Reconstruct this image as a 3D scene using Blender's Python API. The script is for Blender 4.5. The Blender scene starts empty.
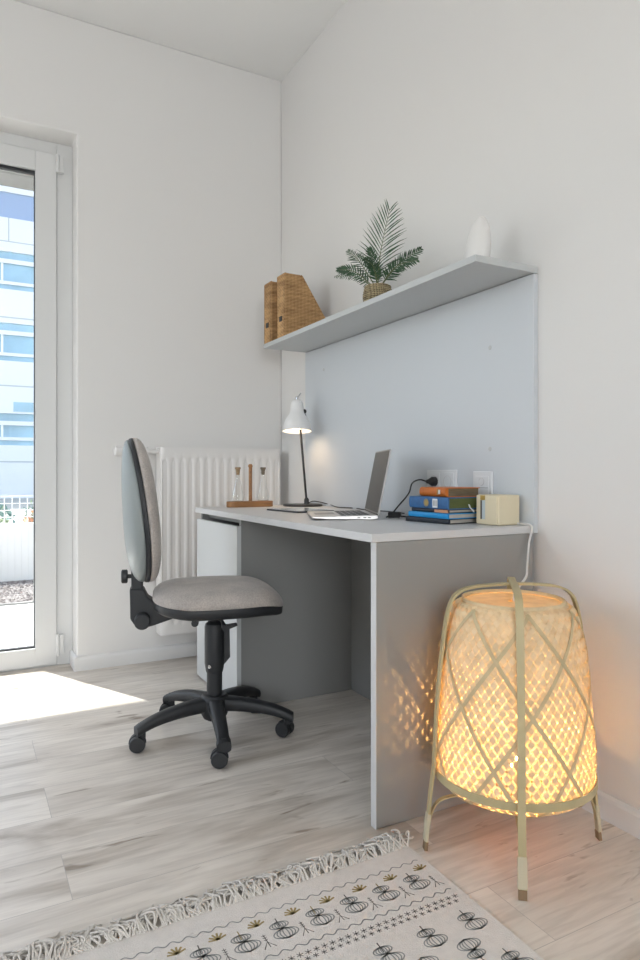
import bpy, bmesh, math, random
from mathutils import Vector, Matrix, noise
R = math.radians
PI = math.pi
rnd = random.Random(7)
sc = bpy.context.scene
C = bpy.data.collections.new('room')
sc.collection.children.link(C)

# ------------------------------------------------------------------ camera, sky, sun, large lights, exposure
cam = bpy.data.cameras.new('camera')
camo = bpy.data.objects.new('camera', cam)
C.objects.link(camo)
camo.location = (-1.4842, -3.2006, 0.906)
camo.rotation_euler = (R(90), 0, -0.4918)
cam.sensor_fit = 'VERTICAL'
cam.sensor_height = 36.0
cam.sensor_width = 24.0
cam.lens = 665.878 * 36 / 960
cam.shift_y = -0.00805
cam.clip_start = 0.05
cam.clip_end = 200
sc.camera = camo

w = bpy.data.worlds.new('sky')
sc.world = w
w.use_nodes = True
nt = w.node_tree
bg = nt.nodes['Background']
sky = nt.nodes.new('ShaderNodeTexSky')
sky.sky_type = 'NISHITA'
sky.sun_disc = False
sky.sun_elevation = R(57)
sky.sun_rotation = R(-27)
sky.air_density = 1.0
sky.dust_density = 2.0
hs = nt.nodes.new('ShaderNodeHueSaturation')
hs.inputs['Saturation'].default_value = 0.7
nt.links.new(sky.outputs[0], hs.inputs['Color'])
nt.links.new(hs.outputs[0], bg.inputs[0])
bg.inputs[1].default_value = 0.60

sun = bpy.data.lights.new('sun', 'SUN')
suno = bpy.data.objects.new('sun', sun)
C.objects.link(suno)
sd = Vector((0.46 * math.cos(R(57)), -0.888 * math.cos(R(57)), -math.sin(R(57))))
suno.rotation_euler = sd.to_track_quat('-Z', 'Y').to_euler()
sun.energy = 13.0
sun.angle = R(0.6)
sun.color = (1.0, 0.97, 0.92)


def area(name, loc, direction, sx, sy, power, col):
    l = bpy.data.lights.new(name, 'AREA')
    o = bpy.data.objects.new(name, l)
    C.objects.link(o)
    l.shape = 'RECTANGLE'
    l.size = sx
    l.size_y = sy
    l.energy = power
    l.color = col
    o.location = loc
    o.rotation_euler = Vector(direction).to_track_quat('-Z', 'Z').to_euler()
    return o


# fill lights added in invented, unseen wall openings (behind and left of the camera)
area('added_fill_west', (-4.18, -1.0, 1.6), (1, 0.12, -0.05), 1.1, 1.7, 13, (0.95, 0.98, 1.0))
area('added_fill_south', (-3.0, -7.98, 1.6), (0.05, 1, 0.03), 1.5, 1.7, 100, (0.97, 0.985, 1.0))

sc.view_settings.view_transform = 'Standard'
sc.view_settings.look = 'None'
sc.view_settings.gamma = 1.0
sc.view_settings.use_curve_mapping = False
sc.view_settings.exposure = 0.0
sc.cycles.use_denoising = True
sc.cycles.max_bounces = 10
sc.cycles.diffuse_bounces = 6
sc.cycles.transparent_max_bounces = 16
sc.cycles.sample_clamp_indirect = 6.0
sc.cycles.caustics_reflective = False
sc.cycles.caustics_refractive = False


# ------------------------------------------------------------------ materials
def mat(name, col, rough=0.5, metal=0.0, spec=0.5, vary=0.0, vscale=8.0, bump=0.0, bscale=60.0,
        emis=None, estr=0.0, trans=0.0, sheen=0.0, stretch=None, coat=0.0):
    m = bpy.data.materials.new(name)
    m.use_nodes = True
    n = m.node_tree
    b = n.nodes['Principled BSDF']
    b.inputs['Base Color'].default_value = (*col, 1)
    b.inputs['Roughness'].default_value = rough
    b.inputs['Metallic'].default_value = metal
    b.inputs['Specular IOR Level'].default_value = spec
    b.inputs['Transmission Weight'].default_value = trans
    b.inputs['Sheen Weight'].default_value = sheen
    b.inputs['Coat Weight'].default_value = coat
    if emis:
        b.inputs['Emission Color'].default_value = (*emis, 1)
        b.inputs['Emission Strength'].default_value = estr
    tc = n.nodes.new('ShaderNodeTexCoord')
    mp = n.nodes.new('ShaderNodeMapping')
    if stretch:
        mp.inputs['Scale'].default_value = stretch
    n.links.new(tc.outputs['Object'], mp.inputs[0])
    if vary > 0:
        nz = n.nodes.new('ShaderNodeTexNoise')
        nz.inputs['Scale'].default_value = vscale
        nz.inputs['Detail'].default_value = 5
        cr = n.nodes.new('ShaderNodeValToRGB')
        cr.color_ramp.elements[0].position = 0.3
        cr.color_ramp.elements[1].position = 0.7
        lo = [max(0, c * (1 - vary)) for c in col]
        hi = [min(1, c * (1 + vary)) for c in col]
        cr.color_ramp.elements[0].color = (*lo, 1)
        cr.color_ramp.elements[1].color = (*hi, 1)
        n.links.new(mp.outputs[0], nz.inputs[0])
        n.links.new(nz.outputs[0], cr.inputs[0])
        n.links.new(cr.outputs[0], b.inputs['Base Color'])
    if bump > 0:
        nb = n.nodes.new('ShaderNodeTexNoise')
        nb.inputs['Scale'].default_value = bscale
        nb.inputs['Detail'].default_value = 4
        bp = n.nodes.new('ShaderNodeBump')
        bp.inputs['Strength'].default_value = bump
        bp.inputs['Distance'].default_value = 0.002
        n.links.new(mp.outputs[0], nb.inputs[0])
        n.links.new(nb.outputs[0], bp.inputs['Height'])
        n.links.new(bp.outputs[0], b.inputs['Normal'])
    return m


def floor_material():
    m = bpy.data.materials.new('grey_oak_planks')
    m.use_nodes = True
    n = m.node_tree
    L = n.links
    b = n.nodes['Principled BSDF']
    tc = n.nodes.new('ShaderNodeTexCoord')
    br = n.nodes.new('ShaderNodeTexBrick')
    br.offset = 0.37
    br.inputs['Color1'].default_value = (0, 0, 0, 1)
    br.inputs['Color2'].default_value = (1, 1, 1, 1)
    br.inputs['Mortar'].default_value = (0.5, 0.5, 0.5, 1)
    br.inputs['Scale'].default_value = 1.0
    br.inputs['Mortar Size'].default_value = 0.0007
    br.inputs['Brick Width'].default_value = 1.28
    br.inputs['Row Height'].default_value = 0.19
    L.new(tc.outputs['Object'], br.inputs[0])
    # per plank offset of the grain
    sep = n.nodes.new('ShaderNodeSeparateXYZ')
    L.new(tc.outputs['Object'], sep.inputs[0])
    ad = n.nodes.new('ShaderNodeMath'); ad.operation = 'MULTIPLY_ADD'
    L.new(br.outputs['Color'], ad.inputs[0]); ad.inputs[1].default_value = 3.0
    L.new(sep.outputs['X'], ad.inputs[2])
    cb = n.nodes.new('ShaderNodeCombineXYZ')
    L.new(ad.outputs[0], cb.inputs[0]); L.new(sep.outputs['Y'], cb.inputs[1])
    L.new(br.outputs['Color'], cb.inputs[2])

    def nz(scale, sx, sy, det, dist):
        mp = n.nodes.new('ShaderNodeMapping')
        mp.inputs['Scale'].default_value = (sx, sy, 3.0)
        L.new(cb.outputs[0], mp.inputs[0])
        t = n.nodes.new('ShaderNodeTexNoise')
        t.inputs['Scale'].default_value = scale
        t.inputs['Detail'].default_value = det
        t.inputs['Distortion'].default_value = dist
        L.new(mp.outputs[0], t.inputs[0])
        return t
    big = nz(1.0, 1.3, 5.5, 5, 1.2)
    fine = nz(1.0, 6.0, 60.0, 6, 0.8)
    knot = nz(1.0, 5.0, 22.0, 3, 1.2)
    cr = n.nodes.new('ShaderNodeValToRGB')
    e = cr.color_ramp.elements
    e[0].position = 0.28; e[0].color = (0.40, 0.345, 0.285, 1)
    e[1].position = 0.66; e[1].color = (0.80, 0.75, 0.685, 1)
    x = e.new(0.46); x.color = (0.67, 0.62, 0.56, 1)
    L.new(big.outputs[0], cr.inputs[0])
    cf = n.nodes.new('ShaderNodeValToRGB')
    cf.color_ramp.elements[0].position = 0.3; cf.color_ramp.elements[0].color = (0.86, 0.85, 0.84, 1)
    cf.color_ramp.elements[1].position = 0.6; cf.color_ramp.elements[1].color = (1.04, 1.04, 1.04, 1)
    L.new(fine.outputs[0], cf.inputs[0])
    m1 = n.nodes.new('ShaderNodeMix'); m1.data_type = 'RGBA'; m1.blend_type = 'MULTIPLY'
    m1.inputs['Factor'].default_value = 1
    L.new(cr.outputs[0], m1.inputs['A']); L.new(cf.outputs[0], m1.inputs['B'])
    ck = n.nodes.new('ShaderNodeValToRGB')
    ck.color_ramp.elements[0].position = 0.24; ck.color_ramp.elements[0].color = (0.5, 0.45, 0.4, 1)
    ck.color_ramp.elements[1].position = 0.34; ck.color_ramp.elements[1].color = (1, 1, 1, 1)
    L.new(knot.outputs[0], ck.inputs[0])
    m2 = n.nodes.new('ShaderNodeMix'); m2.data_type = 'RGBA'; m2.blend_type = 'MULTIPLY'
    m2.inputs['Factor'].default_value = 1
    L.new(m1.outputs['Result'], m2.inputs['A']); L.new(ck.outputs[0], m2.inputs['B'])
    # plank joints
    m3 = n.nodes.new('ShaderNodeMix'); m3.data_type = 'RGBA'
    L.new(br.outputs['Fac'], m3.inputs['Factor'])
    L.new(m2.outputs['Result'], m3.inputs['A']); m3.inputs['B'].default_value = (0.44, 0.41, 0.38, 1)
    L.new(m3.outputs['Result'], b.inputs['Base Color'])
    b.inputs['Roughness'].default_value = 0.36
    b.inputs['Specular IOR Level'].default_value = 0.5
    bp = n.nodes.new('ShaderNodeBump'); bp.inputs['Strength'].default_value = 0.15
    bp.inputs['Distance'].default_value = 0.001
    L.new(fine.outputs[0], bp.inputs['Height']); L.new(bp.outputs[0], b.inputs['Normal'])
    return m


def weave_material(name, c_lo, c_hi, scale):
    m = bpy.data.materials.new(name)
    m.use_nodes = True
    n = m.node_tree
    L = n.links
    b = n.nodes['Principled BSDF']
    tc = n.nodes.new('ShaderNodeTexCoord')

    def wave(direction, s):
        t = n.nodes.new('ShaderNodeTexWave')
        t.bands_direction = direction
        t.inputs['Scale'].default_value = s
        t.inputs['Distortion'].default_value = 1.2
        t.inputs['Detail'].default_value = 2
        L.new(tc.outputs['Object'], t.inputs[0])
        return t
    a = wave('Z', scale)
    c = wave('X', scale * 0.9)
    mx = n.nodes.new('ShaderNodeMix'); mx.data_type = 'FLOAT'
    mx.inputs['Factor'].default_value = 0.45
    L.new(a.outputs['Fac'], mx.inputs['A']); L.new(c.outputs['Fac'], mx.inputs['B'])
    nz = n.nodes.new('ShaderNodeTexNoise'); nz.inputs['Scale'].default_value = 28
    mpn = n.nodes.new('ShaderNodeMapping'); mpn.inputs['Scale'].default_value = (0.4, 0.4, 2.5)
    L.new(tc.outputs['Object'], mpn.inputs[0]); L.new(mpn.outputs[0], nz.inputs[0])
    ad = n.nodes.new('ShaderNodeMath'); ad.operation = 'ADD'
    L.new(mx.outputs['Result'], ad.inputs[0]); L.new(nz.outputs[0], ad.inputs[1])
    cr = n.nodes.new('ShaderNodeValToRGB')
    cr.color_ramp.elements[0].position = 0.62; cr.color_ramp.elements[0].color = (*c_lo, 1)
    cr.color_ramp.elements[1].position = 1.0; cr.color_ramp.elements[1].color = (*c_hi, 1)
    md = n.nodes.new('ShaderNodeMath'); md.operation = 'MULTIPLY'; md.inputs[1].default_value = 0.8
    L.new(ad.outputs[0], md.inputs[0])
    L.new(md.outputs[0], cr.inputs[0]); L.new(cr.outputs[0], b.inputs['Base Color'])
    b.inputs['Roughness'].default_value = 0.7
    bp = n.nodes.new('ShaderNodeBump'); bp.inputs['Strength'].default_value = 0.8
    bp.inputs['Distance'].default_value = 0.003
    L.new(mx.outputs['Result'], bp.inputs['Height']); L.new(bp.outputs[0], b.inputs['Normal'])
    return m


def fabric_material():
    m = mat('grey_melange_fabric', (0.43, 0.405, 0.38), 0.95, spec=0.15, sheen=0.25, vary=0.16, vscale=220)
    n = m.node_tree; b = n.nodes['Principled BSDF']
    cr = [x for x in n.nodes if x.type == 'VALTORGB'][0]
    big = n.nodes.new('ShaderNodeTexNoise'); big.inputs['Scale'].default_value = 14; big.inputs['Detail'].default_value = 6
    tc = [x for x in n.nodes if x.type == 'TEX_COORD'][0]
    n.links.new(tc.outputs['Object'], big.inputs[0])
    c2 = n.nodes.new('ShaderNodeValToRGB')
    c2.color_ramp.elements[0].position = 0.35; c2.color_ramp.elements[0].color = (0.86, 0.84, 0.84, 1)
    c2.color_ramp.elements[1].position = 0.7; c2.color_ramp.elements[1].color = (1.12, 1.08, 1.06, 1)
    n.links.new(big.outputs[0], c2.inputs[0])
    mx = n.nodes.new('ShaderNodeMix'); mx.data_type = 'RGBA'; mx.blend_type = 'MULTIPLY'; mx.inputs['Factor'].default_value = 1
    n.links.new(cr.outputs[0], mx.inputs['A']); n.links.new(c2.outputs[0], mx.inputs['B'])
    n.links.new(mx.outputs['Result'], b.inputs['Base Color'])
    nb = n.nodes.new('ShaderNodeTexNoise'); nb.inputs['Scale'].default_value = 400
    n.links.new(tc.outputs['Object'], nb.inputs[0])
    bp = n.nodes.new('ShaderNodeBump'); bp.inputs['Strength'].default_value = 0.4; bp.inputs['Distance'].default_value = 0.001
    n.links.new(nb.outputs[0], bp.inputs['Height']); n.links.new(bp.outputs[0], b.inputs['Normal'])
    return m


def pane_material(name, tint=(0.97, 0.985, 0.98), gloss=0.06):
    m = bpy.data.materials.new(name)
    m.use_nodes = True
    n = m.node_tree
    for x in list(n.nodes):
        if x.type == 'BSDF_PRINCIPLED':
            n.nodes.remove(x)
    out = n.nodes['Material Output']
    t = n.nodes.new('ShaderNodeBsdfTransparent'); t.inputs[0].default_value = (*tint, 1)
    g = n.nodes.new('ShaderNodeBsdfGlossy'); g.inputs['Roughness'].default_value = 0.02
    lw = n.nodes.new('ShaderNodeLayerWeight'); lw.inputs[0].default_value = 0.3
    mt = n.nodes.new('ShaderNodeMath'); mt.operation = 'MULTIPLY_ADD'
    mt.inputs[1].default_value = 0.35; mt.inputs[2].default_value = gloss
    n.links.new(lw.outputs['Fresnel'], mt.inputs[0])
    mx = n.nodes.new('ShaderNodeMixShader')
    n.links.new(mt.outputs[0], mx.inputs[0]); n.links.new(t.outputs[0], mx.inputs[1]); n.links.new(g.outputs[0], mx.inputs[2])
    n.links.new(mx.outputs[0], out.inputs[0])
    return m


def bamboo_material(name, col, tr):
    m = bpy.data.materials.new(name)
    m.use_nodes = True
    n = m.node_tree
    b = n.nodes['Principled BSDF']
    out = n.nodes['Material Output']
    b.inputs['Roughness'].default_value = 0.55
    tc = n.nodes.new('ShaderNodeTexCoord')
    nz = n.nodes.new('ShaderNodeTexNoise'); nz.inputs['Scale'].default_value = 30; nz.inputs['Detail'].default_value = 4
    n.links.new(tc.outputs['Object'], nz.inputs[0])
    cr = n.nodes.new('ShaderNodeValToRGB')
    cr.color_ramp.elements[0].position = 0.3; cr.color_ramp.elements[0].color = (*[c * 0.86 for c in col], 1)
    cr.color_ramp.elements[1].position = 0.7; cr.color_ramp.elements[1].color = (*[min(1, c * 1.08) for c in col], 1)
    n.links.new(nz.outputs[0], cr.inputs[0]); n.links.new(cr.outputs[0], b.inputs['Base Color'])
    t = n.nodes.new('ShaderNodeBsdfTranslucent')
    n.links.new(cr.outputs[0], t.inputs[0])
    mx = n.nodes.new('ShaderNodeMixShader'); mx.inputs[0].default_value = tr
    n.links.new(b.outputs[0], mx.inputs[1]); n.links.new(t.outputs[0], mx.inputs[2])
    n.links.new(mx.outputs[0], out.inputs[0])
    return m


M = {}
M['wall'] = mat('white_wall_paint', (0.75, 0.745, 0.735), 0.92, spec=0.2, bump=0.08, bscale=180)
M['ceiling'] = mat('white_ceiling_paint', (0.82, 0.825, 0.82), 0.95, spec=0.2)
M['floor'] = floor_material()
M['trim'] = mat('white_baseboard', (0.76, 0.76, 0.755), 0.45)
M['upvc'] = mat('white_plastic_frame', (0.68, 0.69, 0.69), 0.35)
M['gasket'] = mat('black_rubber', (0.02, 0.022, 0.025), 0.6)
M['glass'] = pane_material('door_glass')
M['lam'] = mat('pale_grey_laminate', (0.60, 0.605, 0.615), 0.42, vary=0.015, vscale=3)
M['lam_front'] = mat('white_grey_laminate', (0.60, 0.62, 0.625), 0.4)
M['lam_panel'] = mat('cool_grey_laminate', (0.60, 0.635, 0.67), 0.45)
M['lam_shaded'] = mat('shade_toned_laminate', (0.285, 0.288, 0.282), 0.45)  # desk laminate with the shade of end and kneehole sides in its colour
M['shelf'] = mat('light_grey_laminate', (0.52, 0.54, 0.545), 0.5)
M['seam'] = mat('dark_joint', (0.08, 0.08, 0.085), 0.7)
M['rad'] = mat('white_radiator_enamel', (0.76, 0.75, 0.74), 0.3)
M['black'] = mat('black_plastic', (0.018, 0.020, 0.023), 0.5, bump=0.15, bscale=300)
M['blackmetal'] = mat('black_metal', (0.012, 0.012, 0.013), 0.35)
M['cable_black'] = mat('black_cable_rubber', (0.015, 0.015, 0.016), 0.5)
M['shell'] = mat('grey_plastic_shell', (0.235, 0.265, 0.265), 0.4)
M['fabric'] = fabric_material()
M['chrome'] = mat('chrome', (0.7, 0.7, 0.7), 0.2, metal=1)
M['lampwhite'] = mat('white_lamp_enamel', (0.80, 0.80, 0.80), 0.35)
M['lampglow'] = mat('desk_lamp_bulb', (1, 1, 1), 0.5, emis=(1.0, 0.76, 0.50), estr=8)
M['alu'] = mat('silver_aluminium', (0.62, 0.61, 0.60), 0.35, metal=0.85)
M['darkalu'] = mat('space_grey_aluminium', (0.30, 0.295, 0.29), 0.38, metal=0.7)
M['screen'] = mat('dark_screen_glass', (0.05, 0.046, 0.042), 0.3, spec=0.15)
M['keys'] = mat('grey_keys', (0.10, 0.10, 0.10), 0.5)
M['wood'] = mat('brown_wood', (0.30, 0.145, 0.055), 0.5, vary=0.25, vscale=14, stretch=(1, 6, 6))
M['cork'] = mat('cork', (0.30, 0.20, 0.11), 0.9, vary=0.3, vscale=150)
M['corkdark'] = mat('dark_cork', (0.16, 0.125, 0.09), 0.9, vary=0.3, vscale=150)
M['vialglass'] = pane_material('clear_vial_glass', (0.98, 0.985, 0.98), 0.015)
M['wicker'] = weave_material('brown_wicker', (0.20, 0.095, 0.03), (0.66, 0.41, 0.19), 50)
M['seagrass'] = weave_material('seagrass_weave', (0.13, 0.10, 0.05), (0.46, 0.38, 0.23), 45)
M['leaf'] = mat('dark_green_leaf', (0.028, 0.080, 0.032), 0.45, vary=0.35, vscale=30)
M['leafpale'] = mat('pale_green_leaf', (0.35, 0.42, 0.25), 0.6, vary=0.3, vscale=6)
M['stem'] = mat('green_stem', (0.10, 0.13, 0.04), 0.5)
M['soil'] = mat('dark_soil', (0.03, 0.022, 0.015), 0.95)
M['vase'] = mat('white_ceramic', (0.76, 0.75, 0.735), 0.45)
M['cream'] = mat('cream_plastic', (0.72, 0.64, 0.46), 0.5)
M['slot'] = mat('slot_inside', (0.52, 0.60, 0.64), 0.4)
M['slotdark'] = mat('dark_slot', (0.10, 0.09, 0.08), 0.7)
M['goldfoil'] = mat('gold_tab', (0.50, 0.34, 0.09), 0.45, metal=0.3)
M['pages'] = mat('book_pages', (0.50, 0.46, 0.40), 0.9, vary=0.12, vscale=200, stretch=(0.1, 0.1, 1))
M['pages_dark'] = mat('browned_book_pages', (0.15, 0.115, 0.07), 0.9, vary=0.3, vscale=300, stretch=(0.1, 0.1, 1))
M['pages_green'] = mat('green_stained_book_edge', (0.085, 0.105, 0.03), 0.8, vary=0.15, vscale=200, stretch=(0.1, 0.1, 1))
M['blue'] = mat('blue_cloth_cover', (0.035, 0.125, 0.30), 0.6, vary=0.15, vscale=60)
M['cyan'] = mat('bright_blue_cover', (0.008, 0.26, 0.60), 0.4)
M['orange'] = mat('orange_cover', (0.52, 0.135, 0.012), 0.45, vary=0.08, vscale=30)
M['navy'] = mat('black_navy_cover', (0.012, 0.016, 0.026), 0.45)
M['peach'] = mat('peach_cover', (0.60, 0.30, 0.17), 0.5)
M['paper'] = mat('white_paper', (0.68, 0.70, 0.70), 0.8)
M['gold_ink'] = mat('gold_ink', (0.35, 0.26, 0.08), 0.5)
M['socket'] = mat('white_socket_plastic', (0.74, 0.76, 0.78), 0.35)
M['whitecable'] = mat('white_cable', (0.72, 0.70, 0.67), 0.5)
M['bamboo'] = bamboo_material('pale_bamboo_strips', (0.80, 0.68, 0.44), 0.20)
M['bamboo_dark'] = bamboo_material('olive_bamboo_strips', (0.62, 0.53, 0.32), 0.15)
M['bamboo_frame'] = mat('bent_bamboo', (0.46, 0.385, 0.215), 0.45, vary=0.12, vscale=14, stretch=(1, 1, 0.3))
M['bamboo_wrap'] = mat('rattan_wrap', (0.55, 0.49, 0.35), 0.6, bump=0.5, bscale=200, stretch=(0.2, 0.2, 4))
M['foot'] = mat('brown_wood_foot', (0.24, 0.16, 0.09), 0.6)
M['bulb'] = mat('warm_bulb', (1, 1, 1), 0.4, emis=(1.0, 0.50, 0.14), estr=1250)
M['rug'] = mat('cream_woven_cotton', (0.72, 0.685, 0.65), 0.95, spec=0.1, bump=0.6, bscale=350, vary=0.04, vscale=60)
M['ruggrey'] = mat('grey_rug_print', (0.30, 0.31, 0.305), 0.95, spec=0.1)
M['rugdark'] = mat('dark_rug_print', (0.16, 0.15, 0.14), 0.95, spec=0.1)
M['ruggold'] = mat('ochre_rug_print', (0.38, 0.30, 0.15), 0.95, spec=0.1)
M['fringe'] = mat('cotton_fringe', (0.66, 0.63, 0.59), 0.95, spec=0.1)
M['facade'] = mat('white_facade_panels', (0.86, 0.86, 0.88), 0.6)
M['bluegrey'] = mat('blue_grey_panel', (0.33, 0.42, 0.60), 0.4)
M['winglass'] = mat('facade_glass', (0.36, 0.56, 0.68), 0.12, spec=0.7, vary=0.25, vscale=0.5)
M['concrete'] = mat('grey_concrete', (0.20, 0.20, 0.195), 0.9, vary=0.25, vscale=9, bump=0.5, bscale=30)
M['terrace'] = mat('pale_terrace_slabs', (0.70, 0.69, 0.66), 0.85, vary=0.04, vscale=2)
M['fencewhite'] = mat('white_fence', (0.82, 0.82, 0.81), 0.6)
M['gravel'] = mat('grey_gravel', (0.15, 0.13, 0.125), 0.9, vary=0.5, vscale=40, bump=1.0, bscale=60)
M['hedge'] = mat('hedge_leaves', (0.10, 0.19, 0.17), 0.7, vary=0.6, vscale=9)
M['flower'] = mat('orange_flowers', (0.62, 0.30, 0.16), 0.7, vary=0.4, vscale=20)
M['ground'] = mat('outdoor_ground', (0.40, 0.40, 0.36), 0.9)


# ------------------------------------------------------------------ mesh helpers
class MB:
    def __init__(s):
        s.v = []; s.f = []; s.mi = []; s.sm = []

    def add(s, vs, fs, mi=0, smooth=False):
        o = len(s.v)
        s.v += [tuple(x) for x in vs]
        for f in fs:
            s.f.append(tuple(o + i for i in f)); s.mi.append(mi); s.sm.append(smooth)
        return s

    def box(s, x0, x1, y0, y1, z0, z1, mi=0):
        v = [(x, y, z) for z in (z0, z1) for y in (y0, y1) for x in (x0, x1)]
        return s.add(v, [(0, 2, 3, 1), (4, 5, 7, 6), (0, 1, 5, 4), (2, 6, 7, 3), (0, 4, 6, 2), (1, 3, 7, 5)], mi)

    def obox(s, c, ax, ay, az, hx, hy, hz, mi=0):
        c = Vector(c); ax = Vector(ax); ay = Vector(ay); az = Vector(az)
        v = [c + ax * hx * i + ay * hy * j + az * hz * k for k in (-1, 1) for j in (-1, 1) for i in (-1, 1)]
        return s.add(v, [(0, 2, 3, 1), (4, 5, 7, 6), (0, 1, 5, 4), (2, 6, 7, 3), (0, 4, 6, 2), (1, 3, 7, 5)], mi)

    def tube(s, pts, r, n=10, mi=0, caps=True, flat=None):
        """round tube through pts; r number or list"""
        pts = [Vector(p) for p in pts]
        N = len(pts)
        rs = r if isinstance(r, (list, tuple)) else [r] * N
        t0 = (pts[1] - pts[0]).normalized()
        up = Vector((0, 0, 1)) if abs(t0.z) < 0.9 else Vector((1, 0, 0))
        a = t0.cross(up).normalized(); rings = []
        for i in range(N):
            t = (pts[min(i + 1, N - 1)] - pts[max(i - 1, 0)]).normalized()
            a = (a - t * a.dot(t)).normalized()
            b = t.cross(a)
            rings.append([pts[i] + (a * math.cos(2 * PI * k / n) + b * math.sin(2 * PI * k / n)) * rs[i] for k in range(n)])
        v = [p for ring in rings for p in ring]
        f = [(i * n + k, i * n + (k + 1) % n, (i + 1) * n + (k + 1) % n, (i + 1) * n + k) for i in range(N - 1) for k in range(n)]
        s.add(v, f, mi, True)
        if caps:
            s.add(rings[0], [tuple(reversed(range(n)))], mi); s.add(rings[-1], [tuple(range(n))], mi)
        return s

    def lathe(s, prof, n=32, mi=0, o=(0, 0, 0), axis=None, smooth=True, sx=1, sy=1):
        """prof: list of (r, z)"""
        o = Vector(o)
        if axis is None:
            X, Y, Z = Vector((1, 0, 0)), Vector((0, 1, 0)), Vector((0, 0, 1))
        else:
            Z = Vector(axis).normalized()
            X = Z.orthogonal().normalized(); Y = Z.cross(X)
        v = []
        for r, z in prof:
            for k in range(n):
                a = 2 * PI * k / n
                v.append(o + X * r * sx * math.cos(a) + Y * r * sy * math.sin(a) + Z * z)
        m = len(prof)
        f = [(i * n + k, i * n + (k + 1) % n, (i + 1) * n + (k + 1) % n, (i + 1) * n + k) for i in range(m - 1) for k in range(n)]
        return s.add(v, f, mi, smooth)

    def prism(s, poly, a, b, mi=0, conv=None):
        """poly list of (u,v); conv(u,v,w)->xyz extruded w from a to b"""
        conv = conv or (lambda u, v, w_: (u, v, w_))
        n = len(poly)
        vs = [conv(u, v, a) for u, v in poly] + [conv(u, v, b) for u, v in poly]
        fs = [tuple(reversed(range(n))), tuple(range(n, 2 * n))] + [(i, (i + 1) % n, n + (i + 1) % n, n + i) for i in range(n)]
        return s.add(vs, fs, mi)

    def ribbon(s, pts, wv, thick, nrm, mi=0, smooth=True):
        """strip of rectangular section: pts centre line, wv list of half width vectors, nrm list of unit normals"""
        v = []
        for p, a, nn in zip(pts, wv, nrm):
            p = Vector(p); a = Vector(a); h = Vector(nn) * thick / 2
            v += [p - a - h, p + a - h, p + a + h, p - a + h]
        N = len(pts)
        f = [(i * 4 + k, i * 4 + (k + 1) % 4, (i + 1) * 4 + (k + 1) % 4, (i + 1) * 4 + k) for i in range(N - 1) for k in range(4)]
        f += [(3, 2, 1, 0), (4 * N - 4, 4 * N - 3, 4 * N - 2, 4 * N - 1)]
        return s.add(v, f, mi, smooth)

    def build(s, name, mats, parent=None, bevel=0, seg=2, loc=None, recalc=True, sharp=35):
        me = bpy.data.meshes.new(name)
        me.from_pydata(s.v, [], s.f)
        if not isinstance(mats, (list, tuple)):
            mats = [mats]
        for m in mats:
            me.materials.append(m)
        for p, mi, sm in zip(me.polygons, s.mi, s.sm):
            p.material_index = mi; p.use_smooth = sm
        if recalc:
            bm = bmesh.new(); bm.from_mesh(me)
            bmesh.ops.remove_doubles(bm, verts=bm.verts, dist=1e-6)
            bmesh.ops.recalc_face_normals(bm, faces=bm.faces)
            bm.to_mesh(me); bm.free()
        me.update()
        if any(s.sm):
            me.set_sharp_from_angle(angle=R(sharp))
        o = bpy.data.objects.new(name, me)
        C.objects.link(o)
        if parent is not None:
            o.parent = parent
        if loc is not None:
            o.location = loc
        if bevel > 0:
            b = o.modifiers.new('bevel', 'BEVEL'); b.width = bevel; b.segments = seg; b.limit_method = 'ANGLE'
        return o


def tag(o, label=None, cat=None, group=None, kind=None):
    if label: o['label'] = label
    if cat: o['category'] = cat
    if group: o['group'] = group
    if kind: o['kind'] = kind
    return o


def thing(name, label, cat, loc=(0, 0, 0), rz=0, group=None):
    o = bpy.data.objects.new(name, None)
    o.empty_display_size = 0.05
    C.objects.link(o)
    o.location = loc; o.rotation_euler = (0, 0, rz)
    return tag(o, label, cat, group)


def bezier(pts, n=12):
    """Catmull-Rom through pts"""
    P = [Vector(p) for p in pts]
    P = [P[0] * 2 - P[1]] + P + [P[-1] * 2 - P[-2]]
    out = []
    for i in range(1, len(P) - 2):
        for k in range(n):
            t = k / n
            p0, p1, p2, p3 = P[i - 1], P[i], P[i + 1], P[i + 2]
            out.append(0.5 * ((2 * p1) + (-p0 + p2) * t + (2 * p0 - 5 * p1 + 4 * p2 - p3) * t * t + (-p0 + 3 * p1 - 3 * p2 + p3) * t ** 3))
    out.append(P[-2])
    return out


# ------------------------------------------------------------------ room shell
H = 2.9743
XW, YS = -4.0, -7.8
DX0, DX1, DZ = -2.75, -1.027, 2.45      # patio door opening
WT = 0.32
tag(MB().box(XW, 0.0, YS, 0.0, -0.06, 0.0).box(DX0, DX1, 0, 0.16, -0.06, 0).build('floor', M['floor']), kind='structure')
tag(MB().box(XW - 0.3, 0.3, YS - 0.3, WT, H, H + 0.12).build('ceiling', M['ceiling']), kind='structure')
tag(MB().box(0.0, 0.3, YS - 0.3, WT, -0.06, H).build('wall_right', M['wall']), kind='structure')
tag(MB().prism([(XW - 0.3, -0.06), (DX0, -0.06), (DX0, DZ), (DX1, DZ), (DX1, -0.06), (0.0, -0.06), (0.0, H), (XW - 0.3, H)], 0.0, WT, conv=lambda u, v, w_: (u, w_, v))
    .build('wall_window_side', M['wall'], bevel=0.006), kind='structure')
tag(MB().box(XW - 0.3, XW, YS - 0.3, -2.0, -0.06, H).box(XW - 0.3, XW, -0.4, 0, -0.06, H)
    .box(XW - 0.3, XW, -2.0, -0.4, -0.06, 0.7).box(XW - 0.3, XW, -2.0, -0.4, 2.5, H).build('wall_left', M['wall']), kind='structure')
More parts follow.
